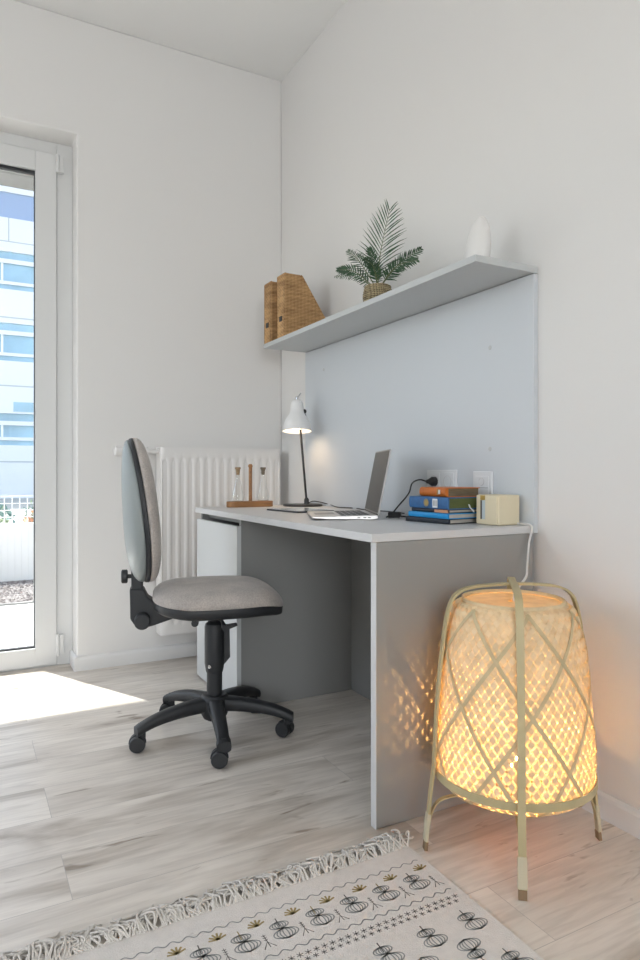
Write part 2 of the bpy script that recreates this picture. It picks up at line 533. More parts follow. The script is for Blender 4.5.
tag(MB().box(XW, -3.8, YS - 0.3, YS, -0.06, H).box(-2.2, 0, YS - 0.3, YS, -0.06, H)
    .box(-3.8, -2.2, YS - 0.3, YS, -0.06, 0.7).box(-3.8, -2.2, YS - 0.3, YS, 2.5, H).build('wall_back', M['wall']), kind='structure')


def skirting(name, p0, p1, inward):
    """p0,p1 in xy; inward unit vector"""
    p0 = Vector((*p0, 0)); p1 = Vector((*p1, 0)); i = Vector((*inward, 0))
    prof = [(0, 0.0005), (0.014, 0.0005), (0.014, 0.052), (0.011, 0.060), (0.004, 0.066), (0, 0.066)]
    mb = MB()
    mb.prism(prof, 0, 1, conv=lambda u, v, w_: tuple(p0.lerp(p1, w_) + i * u + Vector((0, 0, v))))
    return tag(mb.build(name, M['trim']), kind='structure')


skirting('baseboard_window_side', (DX1, 0), (-0.0, 0), (0, -1))
skirting('baseboard_reveal', (DX1, 0.14), (DX1, -0.014), (-1, 0))
skirting('baseboard_right', (0, -1.80), (0, YS), (-1, 0))
skirting('baseboard_window_side_far', (XW, 0), (DX0, 0), (0, -1))
skirting('baseboard_back', (XW, YS), (0, YS), (0, 1))

# ---- patio door
door = thing('door_1', None, None, (0, 0, 0)); tag(door, kind='structure')
FY = 0.14
fr = MB()
fr.box(DX1 - 0.07, DX1, FY, FY + 0.07, 0, DZ)
fr.box(DX0, DX0 + 0.07, FY, FY + 0.07, 0, DZ)
fr.box(DX0 + 0.07, DX1 - 0.07, FY, FY + 0.07, DZ - 0.055, DZ)
fr.box(DX0 + 0.07, DX1 - 0.07, FY, FY + 0.07, 0, 0.008)
fr.build('frame', M['upvc'], door, bevel=0.003)
SX1 = DX1 - 0.072; SX0 = DX0 + 0.072
sa = MB()
gx1, gx0, gz0, gz1 = -1.191, DX0 + 0.165, 0.092, 2.303
sa.box(gx1, SX1, FY - 0.014, FY + 0.06, 0.010, 2.392)
sa.box(SX0, gx0, FY - 0.014, FY + 0.06, 0.010, 2.392)
sa.box(gx0, gx1, FY - 0.014, FY + 0.06, 0.010, gz0)
sa.box(gx0, gx1, FY - 0.014, FY + 0.06, gz1, 2.392)
sa.build('sash', M['upvc'], door, bevel=0.003)
ga = MB()
ga.box(gx0, gx1, FY + 0.004, FY + 0.03, gz1 - 0.014, gz1 - 0.0005)
ga.box(gx0, gx1, FY + 0.004, FY + 0.03, gz0 + 0.0005, gz0 + 0.006)
ga.box(gx1 - 0.003, gx1 - 0.0005, FY + 0.004, FY + 0.03, gz0 + 0.006, gz1 - 0.014)
ga.build('gasket', M['gasket'], door)
MB().box(gx0 - 0.01, gx1 - 0.0035, FY + 0.03, FY + 0.034, gz0 + 0.006, gz1 - 0.014).build('pane', M['glass'], door)
for z0, z1 in ((2.305, 2.386), (0.05, 0.15)):
    MB().tube([(SX1 + 0.003, FY - 0.024, z0), (SX1 + 0.003, FY - 0.024, z1)], 0.0085, 12) \
        .box(SX1 + 0.002, SX1 + 0.03, FY - 0.021, FY - 0.001, z0 + 0.004, z1 - 0.004) \
        .build('hinge', M['upvc'], door, bevel=0.001)
tag(MB().box(DX0, DX1, FY + 0.07, WT + 0.03, -0.06, -0.004).build('trim_1', M['concrete']), kind='structure')

# ------------------------------------------------------------------ outdoors
tag(MB().box(-8, 5, WT, 1.96, -0.10, -0.03).build('terrace', M['terrace']), kind='structure')
tag(MB().box(-8, 5, 1.96, 1.99, -0.10, -0.018).build('terrace_kerb', M['concrete']), kind='structure')
tag(MB().box(-40, 40, 3.20, 60, -0.16, -0.06).build('ground', M['ground']), kind='structure')
# gravel: a bed of stones nobody could count
gb = MB()
gr = random.Random(3)
gb.box(-8, 5, 1.99, 3.20, -0.14, -0.045)
ico = [(0, 0, 1), (0.9, 0, 0.4), (0.28, 0.85, 0.4), (-0.72, 0.53, 0.4), (-0.72, -0.53, 0.4), (0.28, -0.85, 0.4)]
for i in range(8500):
    x = gr.uniform(-3.5, -0.4); y = gr.uniform(2.0, 3.13); s = gr.uniform(0.010, 0.024)
    a = gr.uniform(0, 6.28); q = gr.uniform(0.7, 1.3)
    vs = [(x + s * (p[0] * math.cos(a) - p[1] * math.sin(a)), y + s * q * (p[0] * math.sin(a) + p[1] * math.cos(a)), -0.046 + s * 0.9 * p[2]) for p in ico]
    gb.add(vs, [(0, 1, 2), (0, 2, 3), (0, 3, 4), (0, 4, 5), (0, 5, 1)], gr.choice((0, 1, 1, 2)))
tag(gb.build('gravel_bed', [M['gravel'], mat('pale_stone', (0.26, 0.24, 0.23), 0.9), mat('dark_stone', (0.09, 0.078, 0.073), 0.9)], recalc=False),
    'strip of grey and brown gravel beyond the sunlit terrace', 'gravel', kind='stuff')
# balcony slab above the door
tag(MB().box(-7, 4, WT, 0.90, 2.50, 2.72).build('balcony_slab', M['concrete'], bevel=0.004), 
    'grey concrete balcony slab overhanging outside the patio door', 'balcony')
# low white ribbed fence with wire mesh above it
fe = thing('garden_fence', 'low white ribbed garden fence topped by wire mesh', 'fence', (-1.1, 3.21, -0.159))
fb = MB().box(-6, 5, 0.02, 0.08, 0.0, 0.615)
for i in range(0, 150):
    x = -4.0 + i * 0.055
    fb.box(x, x + 0.012, 0.012, 0.02, 0.02, 0.605)
fb.build('panel', M['fencewhite'], fe)
mh = MB()
for i in range(0, 120):
    x = -3.6 + i * 0.062
    mh.tube([(x, 0.05, 0.615), (x, 0.05, 0.86)], 0.0045, 5, caps=False)
for z in (0.67, 0.73, 0.79, 0.855):
    mh.tube([(-4, 0.05, z), (4, 0.05, z)], 0.004, 5, caps=False)
mh.build('mesh_panel', M['fencewhite'], fe)


def leafy(name, loc, rx, ry, rz, n, mats, label, cat, seed, ls=0.04):
    r = random.Random(seed); mb = MB()
    for i in range(n):
        u = r.uniform(-1, 1); a = r.uniform(0, 2 * PI); k = r.uniform(0.55, 1) ** 0.5
        q = math.sqrt(max(0, 1 - u * u)) * k
        c = Vector((rx * q * math.cos(a), ry * q * math.sin(a), rz * (1 + u * k)))
        d1 = Vector((r.uniform(-1, 1), r.uniform(-1, 1), r.uniform(-1, 1))).normalized()
        d2 = d1.orthogonal().normalized()
        s = ls * r.uniform(0.6, 1.3)
        mb.add([c - d1 * s, c + d2 * s * 0.45, c + d1 * s, c - d2 * s * 0.45], [(0, 1, 2, 3)], r.randrange(len(mats)) if r.random() < 0.5 else 0)
    mb.tube([(0, 0, 0), (0, 0, rz)], 0.015, 6)
    o = mb.build(name, mats, loc=loc, recalc=False)
    return tag(o, label, cat)


leafy('garden_shrub', (-1.35, 4.0, -0.06), 0.36, 0.3, 0.36, 900, [M['hedge'], M['leafpale']], 'dark green shrub behind the wire mesh, left of the flowers', 'shrub', 1)
leafy('flowering_shrub', (-0.62, 4.75, -0.06), 0.36, 0.25, 0.29, 800, [M['flower'], M['leafpale'], M['hedge']], 'shrub with orange flowers seen through the mesh fence', 'shrub', 2)
leafy('garden_shrub', (-0.30, 5.6, -0.06), 0.6, 0.3, 0.38, 900, [M['hedge'], M['leafpale']], 'dark green shrub standing behind the orange flowering one', 'shrub', 3)
leafy('young_tree', (-1.50, 3.03, -0.018), 0.17, 0.13, 0.21, 150, [M['leafpale']], 'sparse pale green young plant in front of the white fence', 'plant', 5, 0.025)

# office building across the way
bd = thing('office_building', 'white panelled office building with bands of blue windows', 'building', (0, 24, -0.06))
wb = MB()
bands = [(11.3, 14.0), (8.05, 10.4), (5.9 + 0.6, 7.75), (3.55, 5.1), (-0.0, 2.0)]
# wall slab behind, panels in front
wb.box(-20, 20, 0.15, 8, 0, 14.0)
for z0, z1 in ((11.35, 12.6), (9.15, 10.4), (6.5, 7.75), (3.15, 5.1), (0.0, 1.97)):
    wb.box(-20, 20, 0.0, 0.15, z0, z1)
wb.build('wall', M['facade'], bd)
jb = MB()
for z in (6.68, 4.15, 1.33):
    jb.box(-20, 20, -0.004, 0, z, z + 0.05)
jb.box(-20, 20, -0.004, 0, 9.5, 9.54)
for x in (-6.02, -3.0, 0.0 - 0.02, 3.0, 6.0):
    jb.box(x, x + 0.04, -0.004, 0, 9.5, 10.4)
jb.build('panel_joints', M['shelf'], bd)
MB().box(-20, 20, 0.06, 0.15, 10.4, 11.35).build('fascia_band', M['bluegrey'], bd)
for z0, z1 in ((7.75, 9.15), (5.1, 6.5), (1.97, 3.15)):
    k = 0
    x = -11.9
    while x < 5:
        wn = MB().box(x, x + 1.5, 0.10, 0.15, z0, z1).build('window', M['winglass'], bd)
        fb = MB()
        fb.box(x + 1.40, x + 1.5, 0.03, 0.10, z0, z1, 1)
        fb.box(x, x + 1.5, 0.0, 0.05, z1 - 0.44, z1 - 0.28)
        fb.box(x, x + 1.5, 0.0, 0.05, z0 + 0.18, z0 + 0.30)
        if k % 2 == 1:
            fb.box(x + 1.14, x + 1.22, 0.02, 0.10, z0 + 0.30, z1 - 0.44)
        fb.build('window_frame', [M['facade'], M['winglass']], wn)
        x += 1.5; k += 1
MB().box(0.16, 1.6, -0.01, 0.02, 3.22, 3.58).build('vent_panel', M['winglass'], bd)

# ------------------------------------------------------------------ radiator
rad = thing('radiator', 'white ribbed panel radiator on the wall behind the desk end', 'radiator', (-0.668, 0, 0.139))
RW, RH = 0.613, 0.885
rm = MB()
nx = 14 * 10 + 1
m0 = 0.022
xs = [0, 0.004] + [m0 + (RW - 2 * m0) * i / (nx - 1) for i in range(nx)] + [RW - 0.004, RW]
zs = [0, 0.02, 0.045, 0.055, 0.07, RH - 0.075, RH - 0.055, RH - 0.045, RH - 0.02, RH]


def rdep(x, z):
    if x < m0 or x > RW - m0: return 0
    t = ((x - m0) / (RW - 2 * m0) * 14) % 1.0
    g = max(0.0, math.sin(PI * t)) ** 0.7
    fz = 0 if (z < 0.045 or z > RH - 0.045) else min(1, (min(z, RH - z) - 0.045) / 0.025)
    return 0.010 * (1 - g) * fz


vs = [(x, -0.10 + rdep(x, z) + (0.003 if x in (0, RW) else 0), z) for z in zs for x in xs]
nX = len(xs)
rm.add(vs, [(j * nX + i, j * nX + i + 1, (j + 1) * nX + i + 1, (j + 1) * nX + i) for j in range(len(zs) - 1) for i in range(nX - 1)], 0, True)
rm.build('front_panel', M['rad'], rad, recalc=False, sharp=50)
MB().box(0.0, RW, -0.0965, -0.088, 0, RH).box(0.01, RW - 0.01, -0.03, -0.022, 0.0, RH - 0.02).build('back_panel', M['rad'], rad)
MB().box(-0.0015, 0.0, -0.095, -0.018, 0.0, RH).build('side_cover', M['rad'], rad)
MB().box(RW, RW + 0.0015, -0.095, -0.018, 0.0, RH).build('side_cover', M['rad'], rad)
gm = MB().box(0, RW, -0.095, -0.02, RH - 0.006, RH - 0.001)
gm.build('top_grille', M['rad'], rad)
for bxk in (0.08, RW - 0.12):
    MB().box(bxk, bxk + 0.04, -0.0215, -0.001, 0.15, 0.75).build('wall_bracket', M['rad'], rad)
vp = MB().tube([(-0.002, -0.06, 0.865), (-0.05, -0.06, 0.865)], 0.010, 12)
vp.build('valve', M['rad'], rad)
MB().tube([(-0.05, -0.06, 0.865), (-0.052, -0.06, 0.865), (-0.10, -0.06, 0.865), (-0.2, -0.06, 0.865), (-0.205, -0.06, 0.865)],
          [0.014, 0.022, 0.018, 0.023, 0.019], 20).build('thermostat_head', M['rad'], rad)
MB().tube([(-0.04, -0.06, 0.865), (-0.04, -0.001, 0.865)], 0.007, 10).build('pipe', M['rad'], rad)

# ------------------------------------------------------------------ desk
T = 0.75
desk = thing('desk', 'pale grey desk with a solid end panel along the right wall', 'desk', (0, 0, 0))
MB().box(-0.577, -0.019, -1.783, -0.333, T - 0.0215, T).build('desktop', M['lam'], desk, bevel=0.0012)
MB().box(-0.562, -0.019, -1.782, -1.758, 0.001, T - 0.0225).build('end_panel', M['lam_shaded'], desk)  # shade of this side is put into the darker laminate tone
MB().box(-0.5635, -0.5622, -1.782, -1.758, 0.001, T - 0.0225).build('edge_band', M['lam'], desk)
MB().box(-0.060, -0.042, -1.757, -0.8185, 0.001, T - 0.0225).build('back_panel', M['lam_shaded'], desk)
cab = thing('pedestal_cabinet', 'pale grey cabinet under the far end of the desk', 'cabinet', (-0.57, -0.59, 0))
cb = MB()
cb.box(0.02, 0.528, -0.228, -0.210, 0.001, T - 0.023)
cb.box(0.02, 0.50, 0.236, 0.254, 0.001, T - 0.023)
cb.box(0.02, 0.50, -0.210, 0.236, 0.001, 0.02)
cb.box(0.05, 0.50, -0.210, 0.236, T - 0.045, T - 0.023)
cb.box(0.48, 0.50, -0.210, 0.236, 0.02, T - 0.045)
cb.build('body', M['lam_shaded'], cab)
MB().box(0.0, 0.018, -0.236, 0.252, 0.010, 0.700).build('door', M['lam_front'], cab, bevel=0.001)

# wall panel and shelf
MB_panel = MB().box(-0.018, -0.0005, -1.783, -0.312, T - 0.022, 1.486).build('wall_panel', M['lam_panel'], bevel=0.0008)
tag(MB_panel, 'cool grey back panel on the wall between desk and shelf', 'panel')
cap = MB()
for (y, z) in ((-1.60, 1.30), (-1.60, 0.98), (-0.5, 1.38)):
    cap.lathe([(0, -0.0188), (0.0065, -0.0188), (0.0075, -0.018)], 16, o=(0, 0, 0), axis=(1, 0, 0))
    for k in range(len(cap.v) - 48, len(cap.v)):
        vx = cap.v[k]; cap.v[k] = (vx[0], vx[1] + y, vx[2] + z)
cap.build('screw_cap', M['shelf'], MB_panel)
sh = MB().box(-0.2385, -0.0005, -1.783, -0.312, 1.4885, 1.508).build('wall_shelf', M['shelf'], bevel=0.0008)
tag(sh, 'long light grey shelf mounted above the desk', 'shelf')

# ------------------------------------------------------------------ things on the shelf
SZ = 1.5085


def magazine_file(y0, y1, label, xf=-0.236):
    o = thing('wicker_magazine_file', label, 'magazine holder', (0, 0, SZ), group='wicker magazine files on the shelf')
    t = 0.006
    prof = [(xf, 0), (xf, 0.272), (xf + 0.010, 0.277), (xf + 0.075, 0.277), (xf + 0.084, 0.272), (-0.022, 0.075), (-0.018, 0.0)]
    inner = [(xf + t, t), (xf + t, 0.30), (xf + 0.02, 0.30), (xf + 0.078, 0.28), (xf + 0.079, 0.272), (-0.026, 0.073), (-0.024, t)]
    mb = MB()
    # two side walls with subdivided weave relief
    for ya, yb in ((y0, y0 + t), (y1 - t, y1)):
        mb.prism(prof, ya, yb, conv=lambda u, v, w_: (u, w_, v))
    mb.box(xf, xf + t, y0 + t, y1 - t, 0, 0.277)
    mb.box(-0.024, -0.018, y0 + t, y1 - t, 0, 0.075)
    mb.box(xf + t, -0.024, y0 + t, y1 - t, 0, t)
    mb.box(xf + t, xf + 0.079, y0 + t, y1 - t, 0.270, 0.277)
    mb.build('body', M['wicker'], o, bevel=0.002)
    # rolled rim along the sloping opening
    rim = MB()
    for yy in (y0 + t / 2, y1 - t / 2):
        rim.tube([(xf + 0.08, yy, 0.275), (xf + 0.086, yy, 0.270), (-0.022, yy, 0.076), (-0.019, yy, 0.066)], 0.0048, 8)
    for xx in (xf + 0.001,):
        rim.tube([(xx + 0.003, y0 + 0.003, 0.275), (xx + 0.003, y1 - 0.003, 0.275)], 0.0045, 8)
        for yy in (y0 + 0.002, y1 - 0.002):
            rim.tube([(xx + 0.002, yy, 0.002), (xx + 0.002, yy, 0.275)], 0.0035, 8)
    rim.build('rim', M['wicker'], o)
    ym = (y0 + y1) / 2
    MB().box(xf - 0.0025, xf - 0.0002, ym - 0.014, ym + 0.014, 0.070, 0.092).build('label_holder', M['blackmetal'], o)
    return o


magazine_file(-0.393, -0.314, 'woven wicker magazine file nearest the room corner')
magazine_file(-0.543, -0.459, 'woven wicker magazine file nearer the potted palm')

# palm
px_, py_ = -0.125, -1.118
palm = thing('potted_palm', 'small dark green palm in a woven seagrass pot on the shelf', 'potted plant', (px_, py_, SZ))
pm = MB()
prof = [(0, 0.0), (0.036, 0.0), (0.044, 0.01), (0.052, 0.033), (0.054, 0.050), (0.051, 0.068), (0.045, 0.082), (0.047, 0.088), (0.043, 0.090), (0.041, 0.084), (0.041, 0.076)]
pm.lathe(prof, 36)
for zz, rr in [(0.008 + 0.0095 * q, 0.0525 - 0.0075 * abs(q - 4.4) / 4 - 0.002 * (q < 1)) for q in range(9)]:
    pts = [((rr + 0.0012 * math.sin(k * 2.2)) * math.cos(2 * PI * k / 48), (rr + 0.0012 * math.sin(k * 2.2)) * math.sin(2 * PI * k / 48), zz) for k in range(49)]
    pm.tube(pts, 0.0045, 8, caps=False)
pm.build('pot', M['seagrass'], palm)
MB().lathe([(0.0, 0.080), (0.0405, 0.077)], 24).build('soil', M['soil'], palm)


def frond(base, mid, tip, n, ll, seed, wide=0.004):
    r = random.Random(seed)
    path = bezier([base, mid, tip], 14)
    mb = MB()
    mb.tube(path, [0.0022 * (1 - 0.75 * i / (len(path) - 1)) for i in range(len(path))], 6, 1)
    N = len(path)
    side0 = None
    for i in range(n):
        t = 0.22 + 0.76 * i / (n - 1)
        f = t * (N - 1); k = min(int(f), N - 2)
        p = path[k].lerp(path[k + 1], f - k)
        tg = (path[k + 1] - path[k]).normalized()
        view = Vector((-0.45, -0.89, -0.25))
        s = tg.cross(view)
        if s.length < 1e-3: s = tg.orthogonal()
        s.normalize()
        if side0 is not None and s.dot(side0) < 0: s = -s
        side0 = s
        up = s.cross(tg).normalized()
        L_ = ll * (math.sin(PI * (0.16 + 0.76 * t)) ** 0.75) * r.uniform(0.92, 1.06)
        for sg in (-1, 1):
            ang = R(62 - 34 * t + r.uniform(-4, 4))
            d = (tg * math.cos(ang) + s * sg * math.sin(ang) + up * r.uniform(-0.15, 0.22)).normalized()
            droop = Vector((0, 0, -1)) * 0.10 * L_
            q = [p, p + d * L_ * 0.35 + droop * 0.02, p + d * L_ * 0.7 + droop * 0.35, p + d * L_ + droop]
            wv = (tg - d * tg.dot(d)).normalized()
            nn = wv.cross(d).normalized()
            W = wide * r.uniform(0.85, 1.1)
            ws = [W * 0.35, W, W * 0.75, 0.0002]
            v = []
            for a, b in zip(q, ws):
                v += [a - wv * b, a + nn * b * 0.35, a + wv * b]
            fs = []
            for j in range(3):
                fs += [(j * 3, j * 3 + 1, j * 3 + 4, j * 3 + 3), (j * 3 + 1, j * 3 + 2, j * 3 + 5, j * 3 + 4)]
            mb.add(v, fs, 0, True)
    return mb.build('frond', [M['leaf'], M['stem']], palm, recalc=False, sharp=180)


def rel(p):
    return (p[0] - px_, p[1] - py_, p[2] - SZ)


b0 = (0, 0, 0.075)
frond(b0, rel((-0.125, -1.135, 1.71)), rel((-0.12, -1.19, 1.862)), 19, 0.118, 1, 0.0022)
frond(b0, rel((-0.14, -0.98, 1.668)), rel((-0.13, -0.80, 1.715)), 18, 0.026, 2, 0.003)
frond(b0, rel((-0.15, -1.03, 1.71)), rel((-0.14, -0.925, 1.785)), 18, 0.045, 3, 0.003)
frond(b0, rel((-0.13, -1.24, 1.635)), rel((-0.12, -1.36, 1.63)), 22, 0.040, 4, 0.003)
frond(b0, rel((-0.09, -1.20, 1.66)), rel((-0.07, -1.31, 1.69)), 18, 0.045, 5, 0.003)
frond(b0, rel((-0.20, -1.08, 1.65)), rel((-0.255, -1.05, 1.66)), 16, 0.036, 6, 0.003)
frond(b0, rel((-0.17, -1.16, 1.65)), rel((-0.235, -1.20, 1.66)), 16, 0.036, 7, 0.003)
frond(b0, rel((-0.09, -1.05, 1.67)), rel((-0.06, -0.99, 1.72)), 15, 0.040, 8, 0.003)
frond(b0, rel((-0.13, -1.11, 1.67)), rel((-0.15, -1.10, 1.74)), 14, 0.042, 9, 0.003)

# vase
va = MB()
n = 36
rows = []
for i in range(25):
    t = i / 24
    z = 0.168 * t
    wv = 0.030 + 0.012 * math.sin(PI * min(1, t * 1.35)) if t < 0.74 else None
    base = math.sqrt(max(0.0, 1 - ((t - 0.28) / 0.72) ** 2)) if t > 0.28 else 0.86 + 0.14 * t / 0.28
    ry = 0.046 * base; rx = 0.032 * base
    cy = -0.010 * t + 0.016 * (1 - t) ** 2
    rows.append([(rx * math.cos(2 * PI * k / n), cy + ry * math.sin(2 * PI * k / n), z) for k in range(n)])
vv = [p for r_ in rows for p in r_]
va.add(vv, [(i * n + k, i * n + (k + 1) % n, (i + 1) * n + (k + 1) % n, (i + 1) * n + k) for i in range(24) for k in range(n)], 0, True)
va.add(rows[0], [tuple(reversed(range(n)))])
tag(va.build('ceramic_vase', M['vase'], loc=(-0.115, -1.655, SZ)), 'smooth white ceramic vase at the near end of the shelf', 'vase')

# ------------------------------------------------------------------ things on the desk
# test tube stand
ry_ = -0.405
st = thing('wooden_stand', 'brown wooden stand with round knobbed post at desk end', 'stand', (-0.345, ry_, T), rz=0)
pts = []
for k in range(24):
    a = 2 * PI * k / 24
    pts.append(((0.082 if math.cos(a) > 0 else -0.082) + 0.028 * math.cos(a), 0.030 * math.sin(a)))
MB().prism(pts, 0.0005, 0.026).build('base', M['wood'], st, bevel=0.002)
MB().tube([(0.002, 0, 0.026), (0.002, 0, 0.176)], 0.0078, 14).build('post', M['wood'], st)
MB().lathe([(0, -0.0095), (0.006, -0.0085), (0.0095, -0.004), (0.0105, 0.0), (0.0095, 0.004), (0.006, 0.0085), (0, 0.0095)], 16, o=(0.002, 0, 0.184)).build('knob', M['wood'], st)
for dx, cm, lab in ((-0.058, 'cork', 'clear glass vial with a light cork, left of the wooden post'), (0.064, 'corkdark', 'clear glass vial with a darker cork, right of the wooden post')):
    vi = thing('glass_vial', lab, 'vial', (-0.345 + dx, ry_, T + 0.0265), group='corked glass vials on the wooden stand')
    MB().lathe([(0, 0.0), (0.022, 0.0), (0.027, 0.004), (0.028, 0.012), (0.024, 0.040), (0.016, 0.075), (0.0105, 0.098), (0.0105, 0.138), (0.0125, 0.141)], 28).build('bottle', M['vialglass'], vi)
    MB().lathe([(0, 0.118), (0.0075, 0.118), (0.0105, 0.1435), (0.0125, 0.1440), (0.0125, 0.152), (0, 0.152)], 20).build('cork', M[cm], vi)

# desk lamp
lx, ly = -0.100, -0.447
dl = thing('desk_lamp', 'white metal desk lamp with thin black pole at the far corner', 'lamp', (lx, ly, T))
MB().lathe([(0, 0.0005), (0.090, 0.0005), (0.092, 0.003), (0.091, 0.007), (0.088, 0.009), (0, 0.010)], 48).build('base', M['blackmetal'], dl)
MB().tube([(0.020, 0, 0.008), (0.020, 0, 0.03), (0.019, 0, 0.038)], [0.0115, 0.0115, 0.006], 16).build('pole_socket', M['blackmetal'], dl)
MB().tube([(0.019, 0, 0.03), (-0.012, 0, 0.36), (0.006, 0, 0.435)], 0.0052, 12).build('pole', M['blackmetal'], dl)
# shade, slightly tipped towards the window wall
sc_ = Vector((-0.030, -0.002, 0.345))
ax = Vector((-0.05, -0.10, -1)).normalized()
sh_o = MB()
sp = [(0.0, -0.148), (0.010, -0.147), (0.018, -0.144), (0.026, -0.134), (0.030, -0.120), (0.031, -0.098), (0.033, -0.085), (0.042, -0.070), (0.054, -0.052), (0.062, -0.030), (0.0665, -0.006), (0.068, 0.0),
      (0.0665, 0.0005), (0.064, -0.006), (0.060, -0.030), (0.052, -0.052), (0.040, -0.070), (0.031, -0.085), (0.028, -0.12), (0.0, -0.135)]
sh_o.lathe(sp, 48, o=sc_, axis=ax)
shade = sh_o.build('lamp_shade', M['lampwhite'], dl, sharp=60)
MB().lathe([(0, 0.006), (0.020, 0.003), (0.036, -0.008), (0.042, -0.022), (0.034, -0.042), (0.014, -0.07)], 24, o=sc_ + ax * -0.014, axis=ax).build('bulb', M['lampglow'], dl)
kn = MB()
kn.tube([sc_ - ax * 0.146, sc_ - ax * 0.160], 0.006, 10)
kn.tube([sc_ - ax * 0.158 + Vector((-0.010, 0, 0)), sc_ - ax * 0.158 + Vector((0.006, 0, 0.004)), sc_ - ax * 0.158 + Vector((0.018, 0, 0.022))], [0.004, 0.003, 0.004], 8)
kn.build('wing_nut', M['chrome'], dl)
jn = MB()
jn.tube([(0.004, -0.012, 0.437), (0.004, 0.012, 0.437)], 0.010, 14)
jn.tube([(-0.004, 0, 0.45), (0.012, -0.002, 0.415)], 0.006, 10)
jn.tube([(0.004, 0, 0.437), sc_ - ax * 0.12 + Vector((0.02, 0, 0))], 0.005, 10)
jn.build('joint', M['blackmetal'], dl)
cp = [(0.022, -0.01, 0.012), (0.05, -0.02, 0.022), (0.085, -0.10, 0.010), (0.06, -0.22, 0.0035), (0.085, -0.33, 0.0035), (0.055, -0.46, 0.0035), (0.075, -0.60, 0.0035), (0.06, -0.72, 0.0035)]
MB().tube(bezier(cp, 10), 0.0022, 8).build('cord', M['cable_black'], dl)
lp = bpy.data.lights.new('desk_lamp_light', 'SPOT')
lp.energy = 1.3; lp.color = (1.0, 0.62, 0.32); lp.shadow_soft_size = 0.03; lp.spot_size = R(165); lp.spot_blend = 1.0
lpo = bpy.data.objects.new('desk_lamp_light', lp); C.objects.link(lpo)
lpo.location = Vector((lx, ly, T)) + sc_ + ax * 0.006
lpo.rotation_euler = ax.to_track_quat('-Z', 'Y').to_euler()

# tablet
tb = thing('tablet', 'thin dark tablet lying between lamp base and laptop', 'tablet', (-0.29, -0.80, T + 0.0005), rz=R(6))
MB().box(-0.085, 0.085, -0.12, 0.12, 0, 0.006).build('body', M['navy'], tb, bevel=0.0015)
MB().box(-0.080, 0.080, -0.115, 0.115, 0.0061, 0.0066).build('screen', mat('pale_screen', (0.45, 0.48, 0.50), 0.15), tb)

# laptop
th = R(66)
lw_, ld_ = 0.305, 0.218
lap = thing('laptop', 'open silver laptop seen from its side on the desk', 'laptop', (-0.325, -1.185, T + 0.0008), rz=th)
# local x: hinge direction (towards the far end), local y: towards the user
prof = [(-ld_ / 2, 0.003), (-ld_ / 2, 0.0145), (ld_ / 2 - 0.004, 0.0105), (ld_ / 2, 0.008), (ld_ / 2 - 0.006, 0.005), (ld_ / 2 - 0.05, 0.002), (-ld_ / 2 + 0.02, 0.0)]
MB().prism(prof, -lw_ / 2, lw_ / 2, conv=lambda u, v, w_: (w_, u, v)).build('base', M['alu'], lap, bevel=0.0015)


def topz(y):
    return 0.0145 + (0.0105 - 0.0145) * (y + ld_ / 2) / (ld_ - 0.004)


kb = MB()
for r_ in range(5):
    for c_ in range(14):
        x = -0.130 + c_ * 0.0187
        y = -0.085 + r_ * 0.0195
        z = topz(y)
        kb.add([(x, y, z + .0009), (x + .0158, y, z + .0009), (x + .0158, y + .0162, z + .0006), (x, y + .0162, z + .0006),
                (x, y, z - .0002), (x + .0158, y, z - .0002), (x + .0158, y + .0162, z - .0006), (x, y + .0162, z - .0006)],
               [(0, 1, 2, 3), (0, 4, 5, 1), (1, 5, 6, 2), (2, 6, 7, 3), (3, 7, 4, 0)])
kb.build('keyboard', M['keys'], lap)
tz = topz(0.05)
MB().add([(-0.05, 0.022, topz(.022) + .0004), (0.05, 0.022, topz(.022) + .0004), (0.05, 0.09, topz(.09) + .0004), (-0.05, 0.09, topz(.09) + .0004)], [(0, 1, 2, 3)]).build('touchpad', M['darkalu'], lap)
la = R(11)
ldv = Vector((0, -math.sin(la), math.cos(la)))
lnv = Vector((0, math.cos(la), math.sin(la)))
hc = Vector((0, -ld_ / 2 - 0.001, 0.013))
LH = 0.218
MB().obox(hc + ldv * (LH / 2 + 0.004), (1, 0, 0), ldv, lnv, lw_ / 2, LH / 2, 0.003).build('screen_lid', M['darkalu'], lap, bevel=0.0015)
MB().obox(hc + ldv * (LH / 2 + 0.004) + lnv * 0.0033, (1, 0, 0), ldv, lnv, lw_ / 2 - 0.005, LH / 2 - 0.005, 0.0003).build('screen', M['screen'], lap)
MB().tube([(-lw_ / 2 + 0.03, hc.y, 0.0125), (lw_ / 2 - 0.03, hc.y, 0.0125)], 0.005, 12).build('hinge', M['blackmetal'], lap)
pr_ = MB()
for yy in (-0.085, -0.07, -0.05):
    pr_.box(-lw_ / 2 - 0.0003, -lw_ / 2 + 0.001, yy, yy + 0.009, 0.0055, 0.0085)
pr_.build('port', M['seam'], lap)


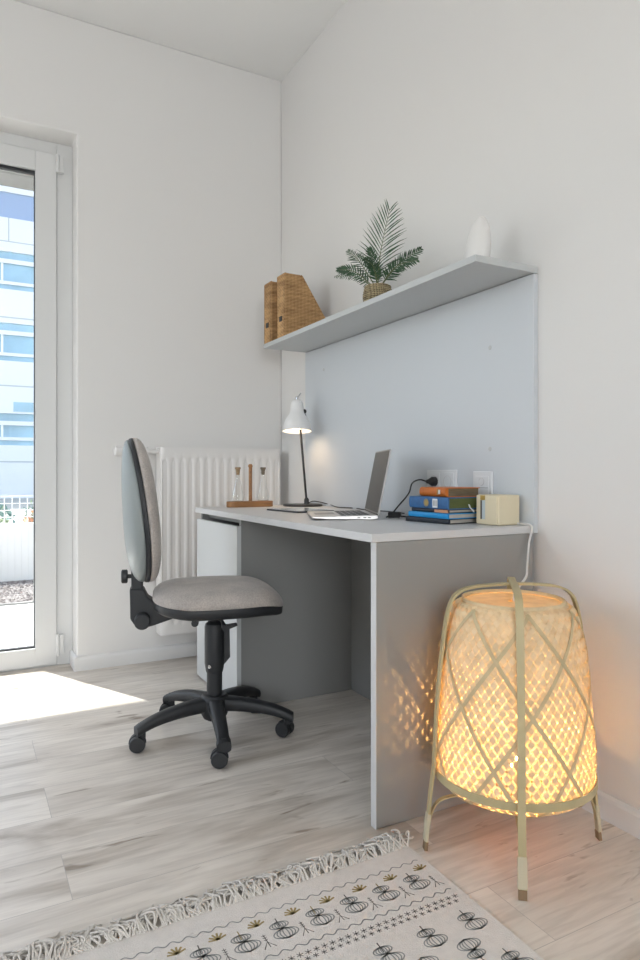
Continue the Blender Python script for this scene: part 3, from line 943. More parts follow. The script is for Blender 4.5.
# books ---------------------------------------------------------------
def book(z, hx, sy, th_, cover, pages, label, cx, cy, rz, round_spine=0.0, extras=None, group='books stacked on the desk'):
    """spine faces local -x; hx = width from spine to fore edge, sy = height of the book"""
    o = thing('book', label, 'book', (cx, cy, z), rz=rz, group=group)
    c = 0.0026
    mb = MB()
    k = 8
    out = [(hx / 2, 0), (hx / 2, c), (-hx / 2 + 0.004, c)]
    inner = [(-hx / 2 + 0.004, th_ - c), (hx / 2, th_ - c), (hx / 2, th_)]
    arc = []
    for i in range(k + 1):
        a = -PI / 2 - PI * i / k
        arc.append((-hx / 2 + 0.003 + (0.003 + round_spine) * math.cos(a), th_ / 2 + th_ / 2 * math.sin(a)))
    poly = [(hx / 2, 0), (hx / 2, c), (-hx / 2 + 0.005, c), (-hx / 2 + 0.005, th_ - c), (hx / 2, th_ - c), (hx / 2, th_)] + list(reversed(arc))
    # quads so the concave section is filled properly
    n_ = len(arc)
    ia = [(-hx / 2 + 0.005, c + (th_ - 2 * c) * i / (n_ - 1)) for i in range(n_)]
    def P(u, v, w_): return (u, w_, v)
    for i in range(n_ - 1):
        a, b, d, e = arc[i], arc[i + 1], ia[i + 1], ia[i]
        vs = [P(*q, w_) for w_ in (-sy / 2, sy / 2) for q in (a, b, d, e)]
        mb.add(vs, [(0, 1, 2, 3), (7, 6, 5, 4), (0, 4, 5, 1), (2, 6, 7, 3)], 0)
    mb.box(-hx / 2 + 0.003, hx / 2, -sy / 2, sy / 2, 0, c)
    mb.box(-hx / 2 + 0.003, hx / 2, -sy / 2, sy / 2, th_ - c, th_)
    mb.build('cover', cover, o)
    MB().box(-hx / 2 + 0.005, hx / 2 - 0.004, -sy / 2 + 0.003, sy / 2 - 0.003, c, th_ - c).build('pages', pages, o)
    if extras: extras(o)
    return o


BX = -0.145
bz = T + 0.0006


def deco_blue(o):
    hx, sy, t_ = 0.148, 0.172, 0.036
    x = -hx / 2 - 0.0052
    MB().box(x, x + 0.001, -0.048, -0.026, 0.004, 0.031).build('spine_label', M['paper'], o)
    d = MB()
    for q in range(3):
        d.box(x - 0.0002, x + 0.0008, -0.045 + q * 0.006, -0.042 + q * 0.006, 0.009, 0.026)
    d.build('spine_print', M['ruggrey'], o)
    e = MB()
    e.lathe([(0.0, 0.0), (0.009, 0.0)], 14, o=(x + 0.0002, 0.003, 0.018), axis=(-1, 0, 0))
    e.lathe([(0.010, 0.0002), (0.012, 0.0002)], 14, o=(x, 0.003, 0.018), axis=(-1, 0, 0))
    e.build('gold_emblem', M['gold_ink'], o)


def deco_orange(o):
    x = -0.125 / 2 - 0.0105
    MB().box(x + 0.0008, x + 0.0025, -0.044, -0.036, 0.009, 0.022).build('spine_label', M['paper'], o)
    MB().box(x + 0.0005, x + 0.0025, -0.033, -0.030, 0.007, 0.024).build('spine_print', M['gold_ink'], o)


def ribbon_mark(o):
    MB().ribbon([(0.010, -0.0895, 0.014), (0.012, -0.093, 0.004), (0.020, -0.096, -0.004), (0.024, -0.097, -0.010)],
                [Vector((0.0028, 0, 0))] * 4, 0.0006, [Vector((0, -1, 0.2)).normalized()] * 4).build('bookmark', M['paper'], o)


def peach_spine(o):
    MB().box(-0.1425 / 2 - 0.0036, -0.0665, -0.0855, -0.028, 0.0012, 0.0100).build('spine_label', M['peach'], o)


def both_blue(o):
    deco_blue(o); ribbon_mark(o)


book(bz, 0.150, 0.186, 0.0155, M['navy'], M['pages'], 'black hardcover book at the bottom of the stack', -0.150, -1.535, R(8))
bz2 = bz + 0.0158
book(bz2, 0.146, 0.183, 0.0165, M['cyan'], M['pages'], 'bright blue book, second from the stack bottom', -0.152, -1.545, R(4))
bz3 = bz2 + 0.0168
book(bz3, 0.142, 0.172, 0.0115, M['navy'], M['pages'], 'thin black book with a peach spine end, mid stack', -0.146, -1.545, R(3), extras=peach_spine)
bz4 = bz3 + 0.0118
book(bz4, 0.148, 0.180, 0.0355, M['blue'], M['pages_green'], 'thick blue cloth book with a white spine label', -0.150, -1.548, R(3), 0.002, extras=both_blue)
bz5 = bz4 + 0.0358
book(bz5, 0.125, 0.135, 0.0285, M['orange'], M['pages_dark'], 'small orange book lying on top of the stack', -0.138, -1.552, R(-2), 0.007, extras=deco_orange)

# cream box
bx = thing('cream_box', 'small cream box with a tall slot beside the books', 'box', (-0.075, -1.695, T + 0.0006), rz=R(3))
bh = 0.0885
w2 = 0.046
b_ = MB()
b_.box(-w2 + 0.004, w2, -0.045, 0.045, 0, bh)
b_.build('body', M['cream'], bx, bevel=0.004, seg=3)
fp = MB()
x0 = -w2
fp.box(x0, x0 + 0.004, -0.041, 0.006, 0.002, bh - 0.002)
fp.box(x0, x0 + 0.004, 0.026, 0.041, 0.002, bh - 0.002)
fp.box(x0, x0 + 0.004, 0.006, 0.026, 0.002, 0.016)
fp.build('front_plate', M['cream'], bx, bevel=0.001)
MB().box(x0 + 0.0022, x0 + 0.0041, 0.006, 0.020, 0.016, 0.072).build('window_strip', M['slot'], bx)
MB().box(x0 + 0.0015, x0 + 0.0041, 0.020, 0.026, 0.016, 0.072).build('slot', M['slotdark'], bx)
MB().box(x0 + 0.0010, x0 + 0.0041, 0.006, 0.026, 0.073, bh - 0.002).build('gold_tab', M['goldfoil'], bx)

# wall sockets
ds = thing('wall_socket', 'white double wall socket behind the stacked books', 'socket', (-0.018, -1.367, 0.874), group='wall sockets above the desk')
MB().box(-0.009, -0.0002, -0.079, 0.079, -0.040, 0.040).build('frame', M['socket'], ds, bevel=0.002)
for yy in (0.0375, -0.0375):
    s_ = MB().box(-0.0115, -0.009, yy - 0.031, yy + 0.031, -0.031, 0.031).build('insert', M['socket'], ds, bevel=0.001)
    MB().lathe([(0.021, 0), (0.019, 0.0006), (0.019, -0.002), (0, -0.002)], 28, o=(-0.0121, yy, 0), axis=(-1, 0, 0)).build('socket_well', M['lam'], s_)
ss = thing('wall_socket', 'single white square wall socket above the cream box', 'socket', (-0.018, -1.574, 0.866), group='wall sockets above the desk')
MB().box(-0.009, -0.0002, -0.043, 0.043, -0.043, 0.043).build('frame', M['socket'], ss, bevel=0.002)
s_ = MB().box(-0.0115, -0.009, -0.031, 0.031, -0.034, 0.028).build('insert', M['socket'], ss, bevel=0.001)
MB().lathe([(0.013, 0), (0.011, 0.0008), (0.011, -0.001), (0, -0.001)], 24, o=(-0.0121, 0, 0.010), axis=(-1, 0, 0)).build('socket_well', M['lam'], s_)
MB().box(-0.0120, -0.0114, -0.030, 0.030, -0.010, -0.0085).build('seam', M['ruggrey'], s_)

# laptop charger
ch = thing('laptop_charger', 'black plug and cable running from double socket to laptop', 'charger', (-0.0305, -1.338, 0.874))
MB().tube([(0, 0, 0.0), (-0.014, 0, 0.0), (-0.022, 0.004, 0), (-0.032, 0.008, 0)], [0.0165, 0.0165, 0.010, 0.005], 18).build('plug', M['cable_black'], ch)
MB().tube(bezier([(-0.030, 0.007, 0.0), (-0.058, 0.012, 0.006), (-0.090, 0.010, -0.006), (-0.112, 0.0, -0.040), (-0.155, -0.006, -0.078), (-0.190, -0.010, -0.108), (-0.214, -0.016, -0.117)], 10), 0.0026, 8).build('cable', M['cable_black'], ch)
ch2 = thing('plug_adapter', 'black cable with a small adapter plug behind the laptop', 'cable', (-0.16, -1.27, T))
MB().tube(bezier([(-0.006, -0.052, 0.0055), (0.015, -0.08, 0.0035), (0.035, -0.11, 0.0035), (0.06, -0.16, 0.0035)], 8), 0.0025, 8).build('cable', M['cable_black'], ch2)
MB().obox((-0.020, -0.038, 0.0105), (0.7, -0.7, 0), (0.7, 0.7, 0), (0, 0, 1), 0.022, 0.012, 0.010).build('adapter', M['cable_black'], ch2, bevel=0.004)

# ------------------------------------------------------------------ office chair
chx, chy = -0.720, -1.003
chair = thing('office_chair', 'grey fabric swivel office chair on a black five-star base', 'chair', (chx, chy, 0), rz=R(-14))


def pillow(rx, ry, n_ex, df, db, curve, N=56, K=14, taper=0.0, pf=2.6):
    """closed cushion; local u (across), v (along), w thickness. returns MB-ready verts/faces via fn curve(u,v,w)->xyz"""
    v = []; f = []
    def sup(a):
        c, s = math.cos(a), math.sin(a)
        return (math.copysign(abs(c) ** (2 / n_ex), c), math.copysign(abs(s) ** (2 / n_ex), s))
    def ring(t, side):
        out = []
        for k in range(N):
            a = 2 * PI * k / N
            cu, cv = sup(a)
            u = cu * rx * t; vv_ = cv * ry * t
            u *= 1 + taper * vv_ / ry
            h = (1 - t ** pf) ** (1 / pf)
            out.append(curve(u, vv_, (df if side > 0 else -db) * h))
        return out
    ts = [math.sin(PI / 2 * i / K) for i in range(1, K + 1)]
    rings = [ring(t, 1) for t in ts] + [ring(t, -1) for t in reversed(ts[:-1])]
    v.append(curve(0, 0, df))
    for r_ in rings: v += r_
    v.append(curve(0, 0, -db))
    for k in range(N): f.append((0, 1 + k, 1 + (k + 1) % N))
    m = len(rings)
    for i in range(m - 1):
        for k in range(N):
            f.append((1 + i * N + k, 1 + (i + 1) * N + k, 1 + (i + 1) * N + (k + 1) % N, 1 + i * N + (k + 1) % N))
    last = len(v) - 1
    for k in range(N): f.append((last, 1 + (m - 1) * N + (k + 1) % N, 1 + (m - 1) * N + k))
    return v, f


# seat: u across (y), v forward (x)
def seatc(u, v, w_):
    x = v + 0.012
    z = 0.474 + w_
    z += -0.030 * max(0, (v - 0.11) / 0.12) ** 2      # waterfall front
    z += 0.010 * max(0, (-v - 0.10) / 0.12)           # raised back
    z += 0.02 * (abs(u) / 0.22) ** 2 * 0.3 if w_ > 0.01 else 0
    return (x, u, z)


v, f = pillow(0.212, 0.220, 2.9, 0.060, 0.006, seatc, taper=-0.06)
mb = MB(); mb.add(v, f, 0, True)
mb.build('seat_cushion', M['fabric'], chair, sharp=180)
v, f = pillow(0.209, 0.217, 3.0, 0.006, 0.040, lambda u, v_, w_: (lambda p: (p[0], p[1], p[2] - 0.004))(seatc(u, v_, w_)), taper=-0.06, pf=5)
mb = MB(); mb.add(v, f, 0, True)
mb.build('seat_pan', M['black'], chair, sharp=180)
# centre mechanism
MB().box(-0.075, 0.085, -0.06, 0.06, 0.408, 0.448).build('mechanism', M['black'], chair, bevel=0.008)
MB().tube([(0.0, -0.06, 0.43), (0.01, -0.16, 0.425), (0.012, -0.225, 0.418)], [0.005, 0.005, 0.010], 10).build('lever', M['black'], chair)
MB().tube([(-0.07, 0, 0.42), (-0.07, -0.10, 0.418), (-0.075, -0.135, 0.418)], [0.006, 0.010, 0.012], 10).build('tilt_knob', M['black'], chair)
# column
MB().lathe([(0, 0.395), (0.020, 0.395), (0.024, 0.390), (0.031, 0.385), (0.034, 0.376), (0.034, 0.25), (0.030, 0.225), (0.028, 0.218), (0, 0.218)], 28).build('column_cover', M['black'], chair)
MB().lathe([(0.0145, 0.20), (0.0145, 0.42)], 20).build('gas_lift', M['blackmetal'], chair)
MB().lathe([(0, 0.055), (0.0265, 0.055), (0.0265, 0.235), (0, 0.235)], 24).build('outer_tube', M['black'], chair)
MB().lathe([(0.0, -0.004), (0.006, -0.004), (0.006, 0.0)], 10, o=(-0.02, -0.032, 0.245), axis=(-0.3, -1, 0)).build('screw', M['chrome'], chair)
MB().prism([(0.030, 0.38), (0.075, 0.385), (0.078, 0.376), (0.050, 0.366), (0.052, 0.27), (0.030, 0.245)], -0.008, 0.008, conv=lambda u, v_, w_: (u, w_ - 0.012, v_)).build('height_trigger', M['black'], chair, bevel=0.002)

# base
bs = MB()
bs.lathe([(0, 0.142), (0.040, 0.142), (0.046, 0.136), (0.050, 0.115), (0.045, 0.075), (0.038, 0.062), (0, 0.062)], 32)
bs.build('base_hub', M['black'], chair)
angs = [x + 14 for x in (183, 257, 329, 36, 110)]
for ai, a in enumerate(angs):
    a = R(a)
    d = Vector((math.cos(a), math.sin(a), 0)); s = Vector((-math.sin(a), math.cos(a), 0))
    lg = MB()
    secs = []
    L_ = 18
    for i in range(L_ + 1):
        t = i / L_
        r_ = 0.028 + 0.244 * t
        zt = 0.136 - 0.010 * t - 0.034 * t * t - 0.012 * t ** 6
        hgt = 0.050 - 0.018 * t
        wd = 0.027 - 0.008 * t + 0.004 * (t > 0.9)
        sec = []
        for k in range(12):
            q = 2 * PI * k / 12
            cu = math.copysign(abs(math.cos(q)) ** 0.6, math.cos(q)); cv = math.copysign(abs(math.sin(q)) ** 0.6, math.sin(q))
            sec.append(d * r_ + s * cu * wd + Vector((0, 0, zt - hgt / 2 + cv * hgt / 2)))
        secs.append(sec)
    vv = [p for q in secs for p in q]
    lg.add(vv, [(i * 12 + k, i * 12 + (k + 1) % 12, (i + 1) * 12 + (k + 1) % 12, (i + 1) * 12 + k) for i in range(L_) for k in range(12)], 0, True)
    lg.add(secs[0], [tuple(range(12))]); lg.add(secs[-1], [tuple(range(12))])
    lg.build('base_leg', M['black'], chair, sharp=60)
    # caster
    cpos = d * 0.254
    spin = R(14) + {0: R(165), 1: R(160), 2: R(125), 3: R(200), 4: R(150)}[ai]
    cd = Vector((math.cos(spin), math.sin(spin), 0)); cs = Vector((-math.sin(spin), math.cos(spin), 0))
    wc = cpos + cd * 0.012 + Vector((0, 0, 0.0265))
    ck = MB()
    ck.tube([cpos + Vector((0, 0, 0.088)), cpos + Vector((0, 0, 0.05))], 0.008, 10)
    poly = []
    for i in range(13):
        q = PI * i / 12
        poly.append((0.028 * math.cos(q), 0.029 * math.sin(q)))
    ck.prism(poly, -0.006, 0.006, conv=lambda u, v_, w_: tuple(wc + cd * u + Vector((0, 0, v_)) + cs * w_))
    ck.box(cpos.x - 0.014, cpos.x + 0.014, cpos.y - 0.014, cpos.y + 0.014, 0.046, 0.068)
    cko = ck.build('caster', M['black'], chair)
    for sg in (-1, 1):
        MB().lathe([(0, -0.009), (0.022, -0.009), (0.0258, -0.006), (0.0262, 0.004), (0.024, 0.009), (0, 0.0095)], 24, o=wc + cs * 0.0155 * sg, axis=cs * sg).build('wheel', M['black'], cko)

# backrest: u across (y), v up, w forward
bcx, bcz = -0.240, 0.781


def backc(u, v_, w_):
    # profile leaning back with a lumbar bulge
    z = bcz + v_
    t = v_ / 0.235
    x = bcx - 0.026 * t - 0.003 * (t ** 2) + 0.022 * (u / 0.2) ** 2
    return (x + w_, u, z + w_ * 0.12)


v, f = pillow(0.190, 0.240, 2.5, 0.050, 0.004, backc, taper=-0.10, pf=2.6)
mb = MB(); mb.add(v, f, 0, True)
mb.build('backrest_cushion', M['fabric'], chair, sharp=180)
v, f = pillow(0.191, 0.240, 2.5, 0.003, 0.018, lambda u, v_, w_: backc(u, v_, w_ - 0.004), taper=-0.10, pf=6)
mb = MB(); mb.add(v, f, 0, True)
mb.build('backrest_rim', M['black'], chair, sharp=180)
v, f = pillow(0.188, 0.236, 2.5, 0.002, 0.046, lambda u, v_, w_: backc(u, v_, (w_ * (1.0 - 0.3 * v_ / 0.236) if w_ < 0 else w_) - 0.018), taper=-0.10, pf=2.4)
mb = MB(); mb.add(v, f, 0, True)
mb.build('backrest_shell', M['shell'], chair, sharp=180)
# bracket joining seat and back
br = MB()
br.box(-0.276, -0.238, -0.030, 0.030, 0.46, 0.62)
br.build('upright_bar', M['black'], chair, bevel=0.006)
poly = [(-0.281, 0.520), (-0.236, 0.520), (-0.222, 0.490), (-0.19, 0.468), (-0.10, 0.455), (-0.07, 0.440), (-0.07, 0.415), (-0.13, 0.418), (-0.205, 0.395), (-0.235, 0.388), (-0.264, 0.398), (-0.279, 0.42)]
MB().prism(poly, -0.036, 0.036, conv=lambda u, v_, w_: (u, w_, v_)).build('back_bracket', M['black'], chair, bevel=0.006)
MB().tube([(-0.240, -0.075, 0.418), (-0.240, -0.072, 0.418), (-0.240, 0.072, 0.418), (-0.240, 0.075, 0.418)], [0.022, 0.026, 0.026, 0.022], 24).build('tension_knob', M['black'], chair)
MB().tube([(-0.274, 0, 0.558), (-0.290, 0, 0.558)], 0.007, 12).tube([(-0.288, 0, 0.558), (-0.291, 0, 0.558), (-0.306, 0, 0.558), (-0.309, 0, 0.558)], [0.019, 0.023, 0.023, 0.018], 20).build('height_knob', M['black'], chair)

# ------------------------------------------------------------------ woven floor lamp
LX, LY = -0.302, -1.990
lamp = thing('bamboo_floor_lamp', 'lit woven bamboo floor lamp on bent legs beside the desk', 'lamp', (LX, LY, 0))
ctrl = [(0.095, 0.134), (0.140, 0.142), (0.170, 0.156), (0.186, 0.182), (0.1865, 0.25), (0.181, 0.34), (0.172, 0.44), (0.160, 0.52), (0.150, 0.562), (0.140, 0.582), (0.120, 0.593)]
prof = bezier([(r_, z, 0) for r_, z in ctrl], 10)
cum = [0.0]
for i in range(1, len(prof)):
    cum.append(cum[-1] + (prof[i] - prof[i - 1]).length)


def at(s_):
    for i in range(1, len(prof)):
        if s_ <= cum[i] or i == len(prof) - 1:
            t = (s_ - cum[i - 1]) / (cum[i] - cum[i - 1])
            p = prof[i - 1].lerp(prof[i], t); tg = (prof[i] - prof[i - 1]).normalized()
            return p.x, p.y, tg
    return None


NS = 56
ALPHA = R(34)
nst = 260
S = cum[-1]
# shared twist curve
phi = [0.0]; pr3 = [at(0)]
for i in range(1, nst + 1):
    a_ = at(S * i / nst); b_ = pr3[-1]
    rm_ = (a_[0] + b_[0]) / 2
    phi.append(phi[-1] + math.tan(ALPHA) * (S / nst) / rm_); pr3.append(a_)
wm = MB()
for fam in (-1, 1):
    for k in range(NS):
        th0 = 2 * PI * k / NS
        pts = []; wvs = []; nr = []
        for i in range(nst + 1):
            r_, z_, tg = pr3[i]
            a_ = th0 + fam * phi[i]
            rad_ = Vector((math.cos(a_), math.sin(a_), 0)); tan_ = Vector((-math.sin(a_), math.cos(a_), 0))
            mer = rad_ * tg.x + Vector((0, 0, tg.y))
            nrm = mer.cross(tan_) * -1
            if nrm.dot(rad_) < 0 and abs(tg.y) > 0.3: nrm = -nrm
            off = fam * 0.0012 * math.tanh(2.5 * math.cos(phi[i] * NS))
            pts.append(rad_ * r_ + Vector((0, 0, z_)) + nrm * off)
            d_ = mer * math.cos(ALPHA) + tan_ * fam * math.sin(ALPHA)
            wvs.append(d_.cross(nrm).normalized() * 0.0064)
            nr.append(nrm)
        mi = (k * 5 + (k // 3) * 2 + (1 if fam > 0 else 0)) % 3
        vsx = []
        for p, a_ in zip(pts, wvs):
            vsx += [p - a_, p + a_]
        wm.add(vsx, [(2 * i, 2 * i + 1, 2 * i + 3, 2 * i + 2) for i in range(nst)], mi, True)
M['bamboo_b'] = bamboo_material('warm_bamboo_strips', (0.78, 0.65, 0.41), 0.19)
M['bamboo_c'] = bamboo_material('light_bamboo_strips', (0.82, 0.71, 0.48), 0.21)
wm.build('woven_shade', [M['bamboo'], M['bamboo_b'], M['bamboo_c']], lamp, recalc=False, sharp=180)
for fam in (-1, 1):
    for k in range(7):
        am = MB()
        th0 = 2 * PI * (k + (0.3 if fam > 0 else 0.0)) / 7
        pts = []; wvs = []; nr = []
        for i in range(int(nst * 0.10), int(nst * 0.97)):
            r_, z_, tg = pr3[i]
            a_ = th0 + fam * phi[i]
            rad_ = Vector((math.cos(a_), math.sin(a_), 0)); tan_ = Vector((-math.sin(a_), math.cos(a_), 0))
            mer = rad_ * tg.x + Vector((0, 0, tg.y))
            nrm = mer.cross(tan_) * -1
            if nrm.dot(rad_) < 0 and abs(tg.y) > 0.3: nrm = -nrm
            pts.append(rad_ * r_ + Vector((0, 0, z_)) + nrm * (0.0028 if fam > 0 else 0.0036))
            wvs.append((mer * math.cos(ALPHA) + tan_ * fam * math.sin(ALPHA)).cross(nrm).normalized() * 0.0043)
            nr.append(nrm)
        am.ribbon(pts, wvs, 0.0006, nr)
        am.build('accent_strip', M['bamboo_dark'], lamp, sharp=50)


def hoop(r_, z_, wd, name, m_, th_=0.003, n_=72):
    pts = [(r_ * math.cos(2 * PI * k / n_), r_ * math.sin(2 * PI * k / n_), z_) for k in range(n_ + 1)]
    MB().ribbon(pts, [Vector((0, 0, wd))] * (n_ + 1), th_, [Vector((p[0], p[1], 0)).normalized() for p in pts]).build(name, m_, lamp, recalc=False, sharp=50)


hoop(0.1905, 0.182, 0.0095, 'lower_band', M['bamboo_frame'])
hoop(0.1195, 0.596, 0.004, 'upper_rim', M['bamboo'], 0.005)
hoop(0.182, 0.178, 0.008, 'inner_band', M['bamboo_frame'])


MB().lathe([(0.012, 0.592), (0.06, 0.592), (0.117, 0.5905)], 48).build('top_cover', M['bamboo'], lamp, recalc=False)


def leg_pts(a, z_list):
    out = []
    for r_, z_ in z_list:
        out.append((r_ * math.cos(a), r_ * math.sin(a), z_))
    return out


# two crossing hoops, each one a band that runs from foot to foot over the top
legang = {0: R(231), 1: R(158.5), 2: R(-23), 3: R(48)}
half = [(0.219, 0.004), (0.213, 0.06), (0.206, 0.14), (0.198, 0.20), (0.193, 0.30), (0.184, 0.42), (0.171, 0.53), (0.159, 0.584), (0.143, 0.611), (0.112, 0.626), (0.06, 0.632), (0.0, 0.634)]
for hi, (a, b) in enumerate(((0, 3), (1, 2))):
    lift = 0.0045 if hi == 0 else 0.0
    A = [Vector(p) for p in leg_pts(legang[a], half)]; B = [Vector(p) for p in leg_pts(legang[b], half)]
    path = bezier([p + Vector((0, 0, lift * (1 if p.z > 0.59 else 0))) for p in A[:-1]] + [Vector((0, 0, 0.634 + lift))] + [p + Vector((0, 0, lift * (1 if p.z > 0.59 else 0))) for p in reversed(B[:-1])], 6)
    across = (A[0] - B[0]); across.z = 0; across.normalize(); side = Vector((-across.y, across.x, 0))
    nr = []
    for i in range(len(path)):
        t = (path[min(i + 1, len(path) - 1)] - path[max(i - 1, 0)]).normalized()
        nr.append(t.cross(side).normalized())
    MB().ribbon(path, [side * 0.0085] * len(path), 0.0055, nr).build('bent_leg_band', M['bamboo_frame'], lamp, sharp=50)
for li, a in legang.items():
    rd = Vector((math.cos(a), math.sin(a), 0)); sd_ = Vector((-math.sin(a), math.cos(a), 0))
    up_ = Vector((-0.09, 0, 1))
    upv = (Vector((0, 0, 1)) - rd * 0.11).normalized()
    c = rd * 0.2175 + Vector((0, 0, 0.058))
    MB().obox(rd * 0.2148 + Vector((0, 0, 0.055)), sd_, upv, upv.cross(sd_), 0.0102, 0.033, 0.0045).build('rattan_wrap', M['bamboo_wrap'], lamp, bevel=0.002)
    MB().obox(rd * 0.2183 + Vector((0, 0, 0.0105)), sd_, upv, upv.cross(sd_), 0.0092, 0.010, 0.0040).build('foot', M['foot'], lamp)
    # inner support bow under the shade
    bow = bezier([rd * 0.213 + Vector((0, 0, 0.045)), rd * 0.203 + Vector((0, 0, 0.090)), rd * 0.185 + Vector((0, 0, 0.115)), rd * 0.15 + Vector((0, 0, 0.125)), rd * 0.08 + Vector((0, 0, 0.127)), rd * 0.012 + Vector((0, 0, 0.127))], 6)
    nr = []
    for i in range(len(bow)):
        t = (bow[min(i + 1, len(bow) - 1)] - bow[max(i - 1, 0)]).normalized()
        nr.append(t.cross(sd_).normalized())
    MB().ribbon(bow, [sd_ * 0.006] * len(bow), 0.003, nr).build('support_bow', M['bamboo_frame'], lamp, sharp=50)
MB().lathe([(0.0, 0.134), (0.04, 0.1335), (0.092, 0.1345), (0.092, 0.1365), (0.0, 0.1365)], 40).build('bottom_disc', bamboo_material('bamboo_base_weave', (0.86, 0.66, 0.38), 0.8), lamp)
MB().tube([(0, 0, 0.1375), (0, 0, 0.19), (0, 0, 0.195)], [0.02, 0.02, 0.015], 18).build('bulb_holder', M['lampwhite'], lamp)
bmf = MB().lathe([(0, 0.050), (0.006, 0.048), (0.011, 0.040), (0.012, 0.028), (0.010, 0.012), (0.008, 0.0)], 12, o=(0, 0, 0.197))
bmf.build('bulb', M['bulb'], lamp)
# white mains cord from the desk down into the lamp top
wpts = bezier([(0.26, 0.285, 0.7545), (0.268, 0.235, 0.7545), (0.266, 0.196, 0.748), (0.236, 0.178, 0.705), (0.175, 0.125, 0.652), (0.085, 0.040, 0.640), (0.026, 0.006, 0.622), (0.004, 0.0, 0.595), (0, 0, 0.40), (0, 0, 0.255)], 10)
MB().tube(wpts, 0.003, 8).build('mains_cord', M['whitecable'], lamp)

# ------------------------------------------------------------------ rug
rug = thing('patterned_rug', 'cream cotton rug printed with grey pumpkins and ochre leaves', 'rug', (0, 0, 0))
RX0, RX1, RY1, RY0 = -1.75, -0.537, -1.885, -3.3
rb = MB()
RZ = 0.005
rb.box(RX0, RX1, RY0, RY1, 0.0005, RZ)
zt = RZ + 0.0004


def line(pts, wd, mi):
    P = [Vector((p[0], p[1], zt)) for p in pts]
    v = []
    for i, p in enumerate(P):
        t = (P[min(i + 1, len(P) - 1)] - P[max(i - 1, 0)]).normalized()
        s_ = Vector((-t.y, t.x, 0)) * wd
        v += [p - s_, p + s_]
    rb.add(v, [(2 * i, 2 * i + 1, 2 * i + 3, 2 * i + 2) for i in range(len(P) - 1)], mi)


def ellipse(cx, cy, rx, ry, wd, mi, a0=0, a1=2 * PI, n_=18):
    line([(cx + rx * math.cos(a0 + (a1 - a0) * k / n_), cy + ry * math.sin(a0 + (a1 - a0) * k / n_)) for k in range(n_ + 1)], wd, mi)


def pumpkin(cx, cy, s_, goldstem=False, flip=1):
    f_ = s_ * flip
    for rx in (0.026, 0.019, 0.012, 0.005):
        ellipse(cx + 0.003 * s_, cy - 0.012 * f_, rx * s_, 0.0155 * s_ * (0.85 + 0.15 * (1 - rx / 0.026)), 0.0013, 1)
    for rx in (0.020, 0.014, 0.008, 0.003):
        ellipse(cx - 0.001 * s_, cy + 0.014 * f_, rx * s_, 0.0095 * s_, 0.0013, 1)
    line([(cx - 0.001, cy + 0.010 * f_), (cx, cy + 0.036 * f_)], 0.0012, 3 if goldstem else 2)


def leafm(cx, cy, s_=1):
    for a in (-70, -38, -8, 22, 52, 80):
        a = R(a + 90)
        line([(cx, cy), (cx + 0.009 * s_ * math.cos(a), cy + 0.009 * s_ * math.sin(a)), (cx + 0.019 * s_ * math.cos(a), cy + 0.019 * s_ * math.sin(a))], 0.0021, 3)


def sprig(cx, cy):
    line([(cx, cy + 0.018), (cx + 0.001, cy - 0.020)], 0.0008, 2)
    line([(cx - 0.012, cy - 0.022), (cx, cy - 0.004), (cx + 0.012, cy - 0.022)], 0.0008, 2)
    for q in (0, 0.006, 0.012):
        line([(cx - 0.004, cy + q + 0.003), (cx, cy + q), (cx + 0.004, cy + q + 0.003)], 0.0007, 2)


def star(cx, cy, s_):
    for a in (0, 60, 120):
        a = R(a + 15)
        line([(cx - s_ * math.cos(a), cy - s_ * math.sin(a)), (cx + s_ * math.cos(a), cy + s_ * math.sin(a))], 0.0007, 2)


def wavy(y):
    n_ = 360
    x0, x1 = RX0 + 0.02, RX1 - 0.018
    line([(x0 + (x1 - x0) * k / n_, y + 0.0042 * math.sin(2 * PI * (x0 + (x1 - x0) * k / n_) / 0.030)) for k in range(n_ + 1)], 0.0013, 1)


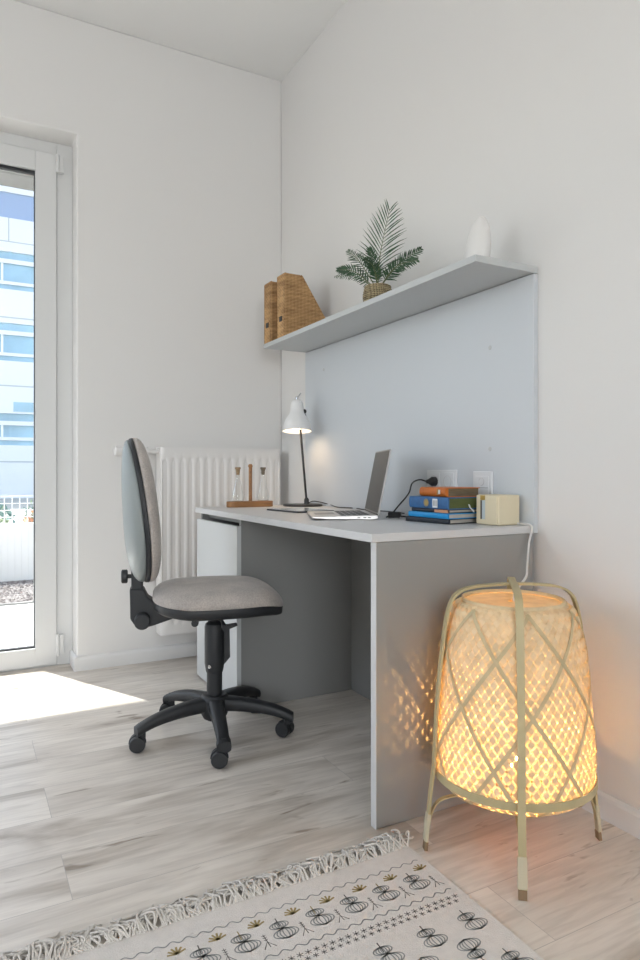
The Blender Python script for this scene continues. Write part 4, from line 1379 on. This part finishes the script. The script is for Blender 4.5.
def band(yc, flip=1):
    wavy(yc + 0.060 * flip); wavy(yc - 0.060 * flip)
    x = -0.608; i = 0
    while x > RX0 + 0.05:
        pumpkin(x, yc - 0.004 * flip, 1.0, i % 2 == 1, flip)
        if x + 0.042 < RX1 - 0.02:
            sprig(x + 0.040, yc - 0.018)
            leafm(x + 0.040, yc + 0.028)
        else:
            pass
        x -= 0.0805; i += 1


def starrow(y):
    x = RX1 - 0.026
    while x > RX0 + 0.02:
        star(x, y + 0.006, 0.0072); star(x - 0.0085, y - 0.008, 0.0062)
        x -= 0.0175


band(-2.005); starrow(-2.094)
row = 0
y = -2.165
while y > -2.50:
    x = -0.585 - (0.052 if row % 2 else 0)
    while x > RX0 + 0.05:
        pumpkin(x, y, 1.0 if row % 2 == 0 else -1.0 if False else 1.0, False, 1 if row % 2 == 0 else -1)
        x -= 0.101
    y -= 0.062; row += 1
starrow(-2.56); band(-2.65); starrow(-2.74)
rb.build('carpet', [M['rug'], M['ruggrey'], M['rugdark'], M['ruggold']], rug, recalc=False)
fr_r = random.Random(11)
x = RX1 - 0.008
while x > RX0 + 0.02:
    tf = MB()
    lean = fr_r.uniform(-0.02, 0.02)
    clump = 0.5 + 0.5 * math.sin(x * 31) + fr_r.uniform(0, 0.5)
    for q in range(5):
        ox = fr_r.uniform(-0.007, 0.007); L_ = fr_r.uniform(0.030, 0.075)
        h_ = 0.006 + 0.017 * clump * fr_r.random()
        sx_ = fr_r.uniform(-0.030, 0.030) + lean
        wv_ = fr_r.uniform(-0.016, 0.016)
        p = [(x + ox, RY1 - 0.004, 0.0048), (x + ox + sx_ * 0.3 + wv_, RY1 + L_ * 0.3, 0.005 + h_), (x + ox + sx_ * 0.7 - wv_, RY1 + L_ * 0.68, 0.0045 + h_ * 0.6),
             (x + ox + sx_ + wv_, RY1 + L_ * 0.9, 0.0035), (x + ox + sx_ * 1.2 + wv_ * 2, RY1 + L_ * fr_r.uniform(0.7, 1.05), 0.0032)]
        tf.tube(bezier(p, 4), 0.0021, 6)
    tf.build('tassel', M['fringe'], rug)
    x -= fr_r.uniform(0.012, 0.020)
tag(rug)
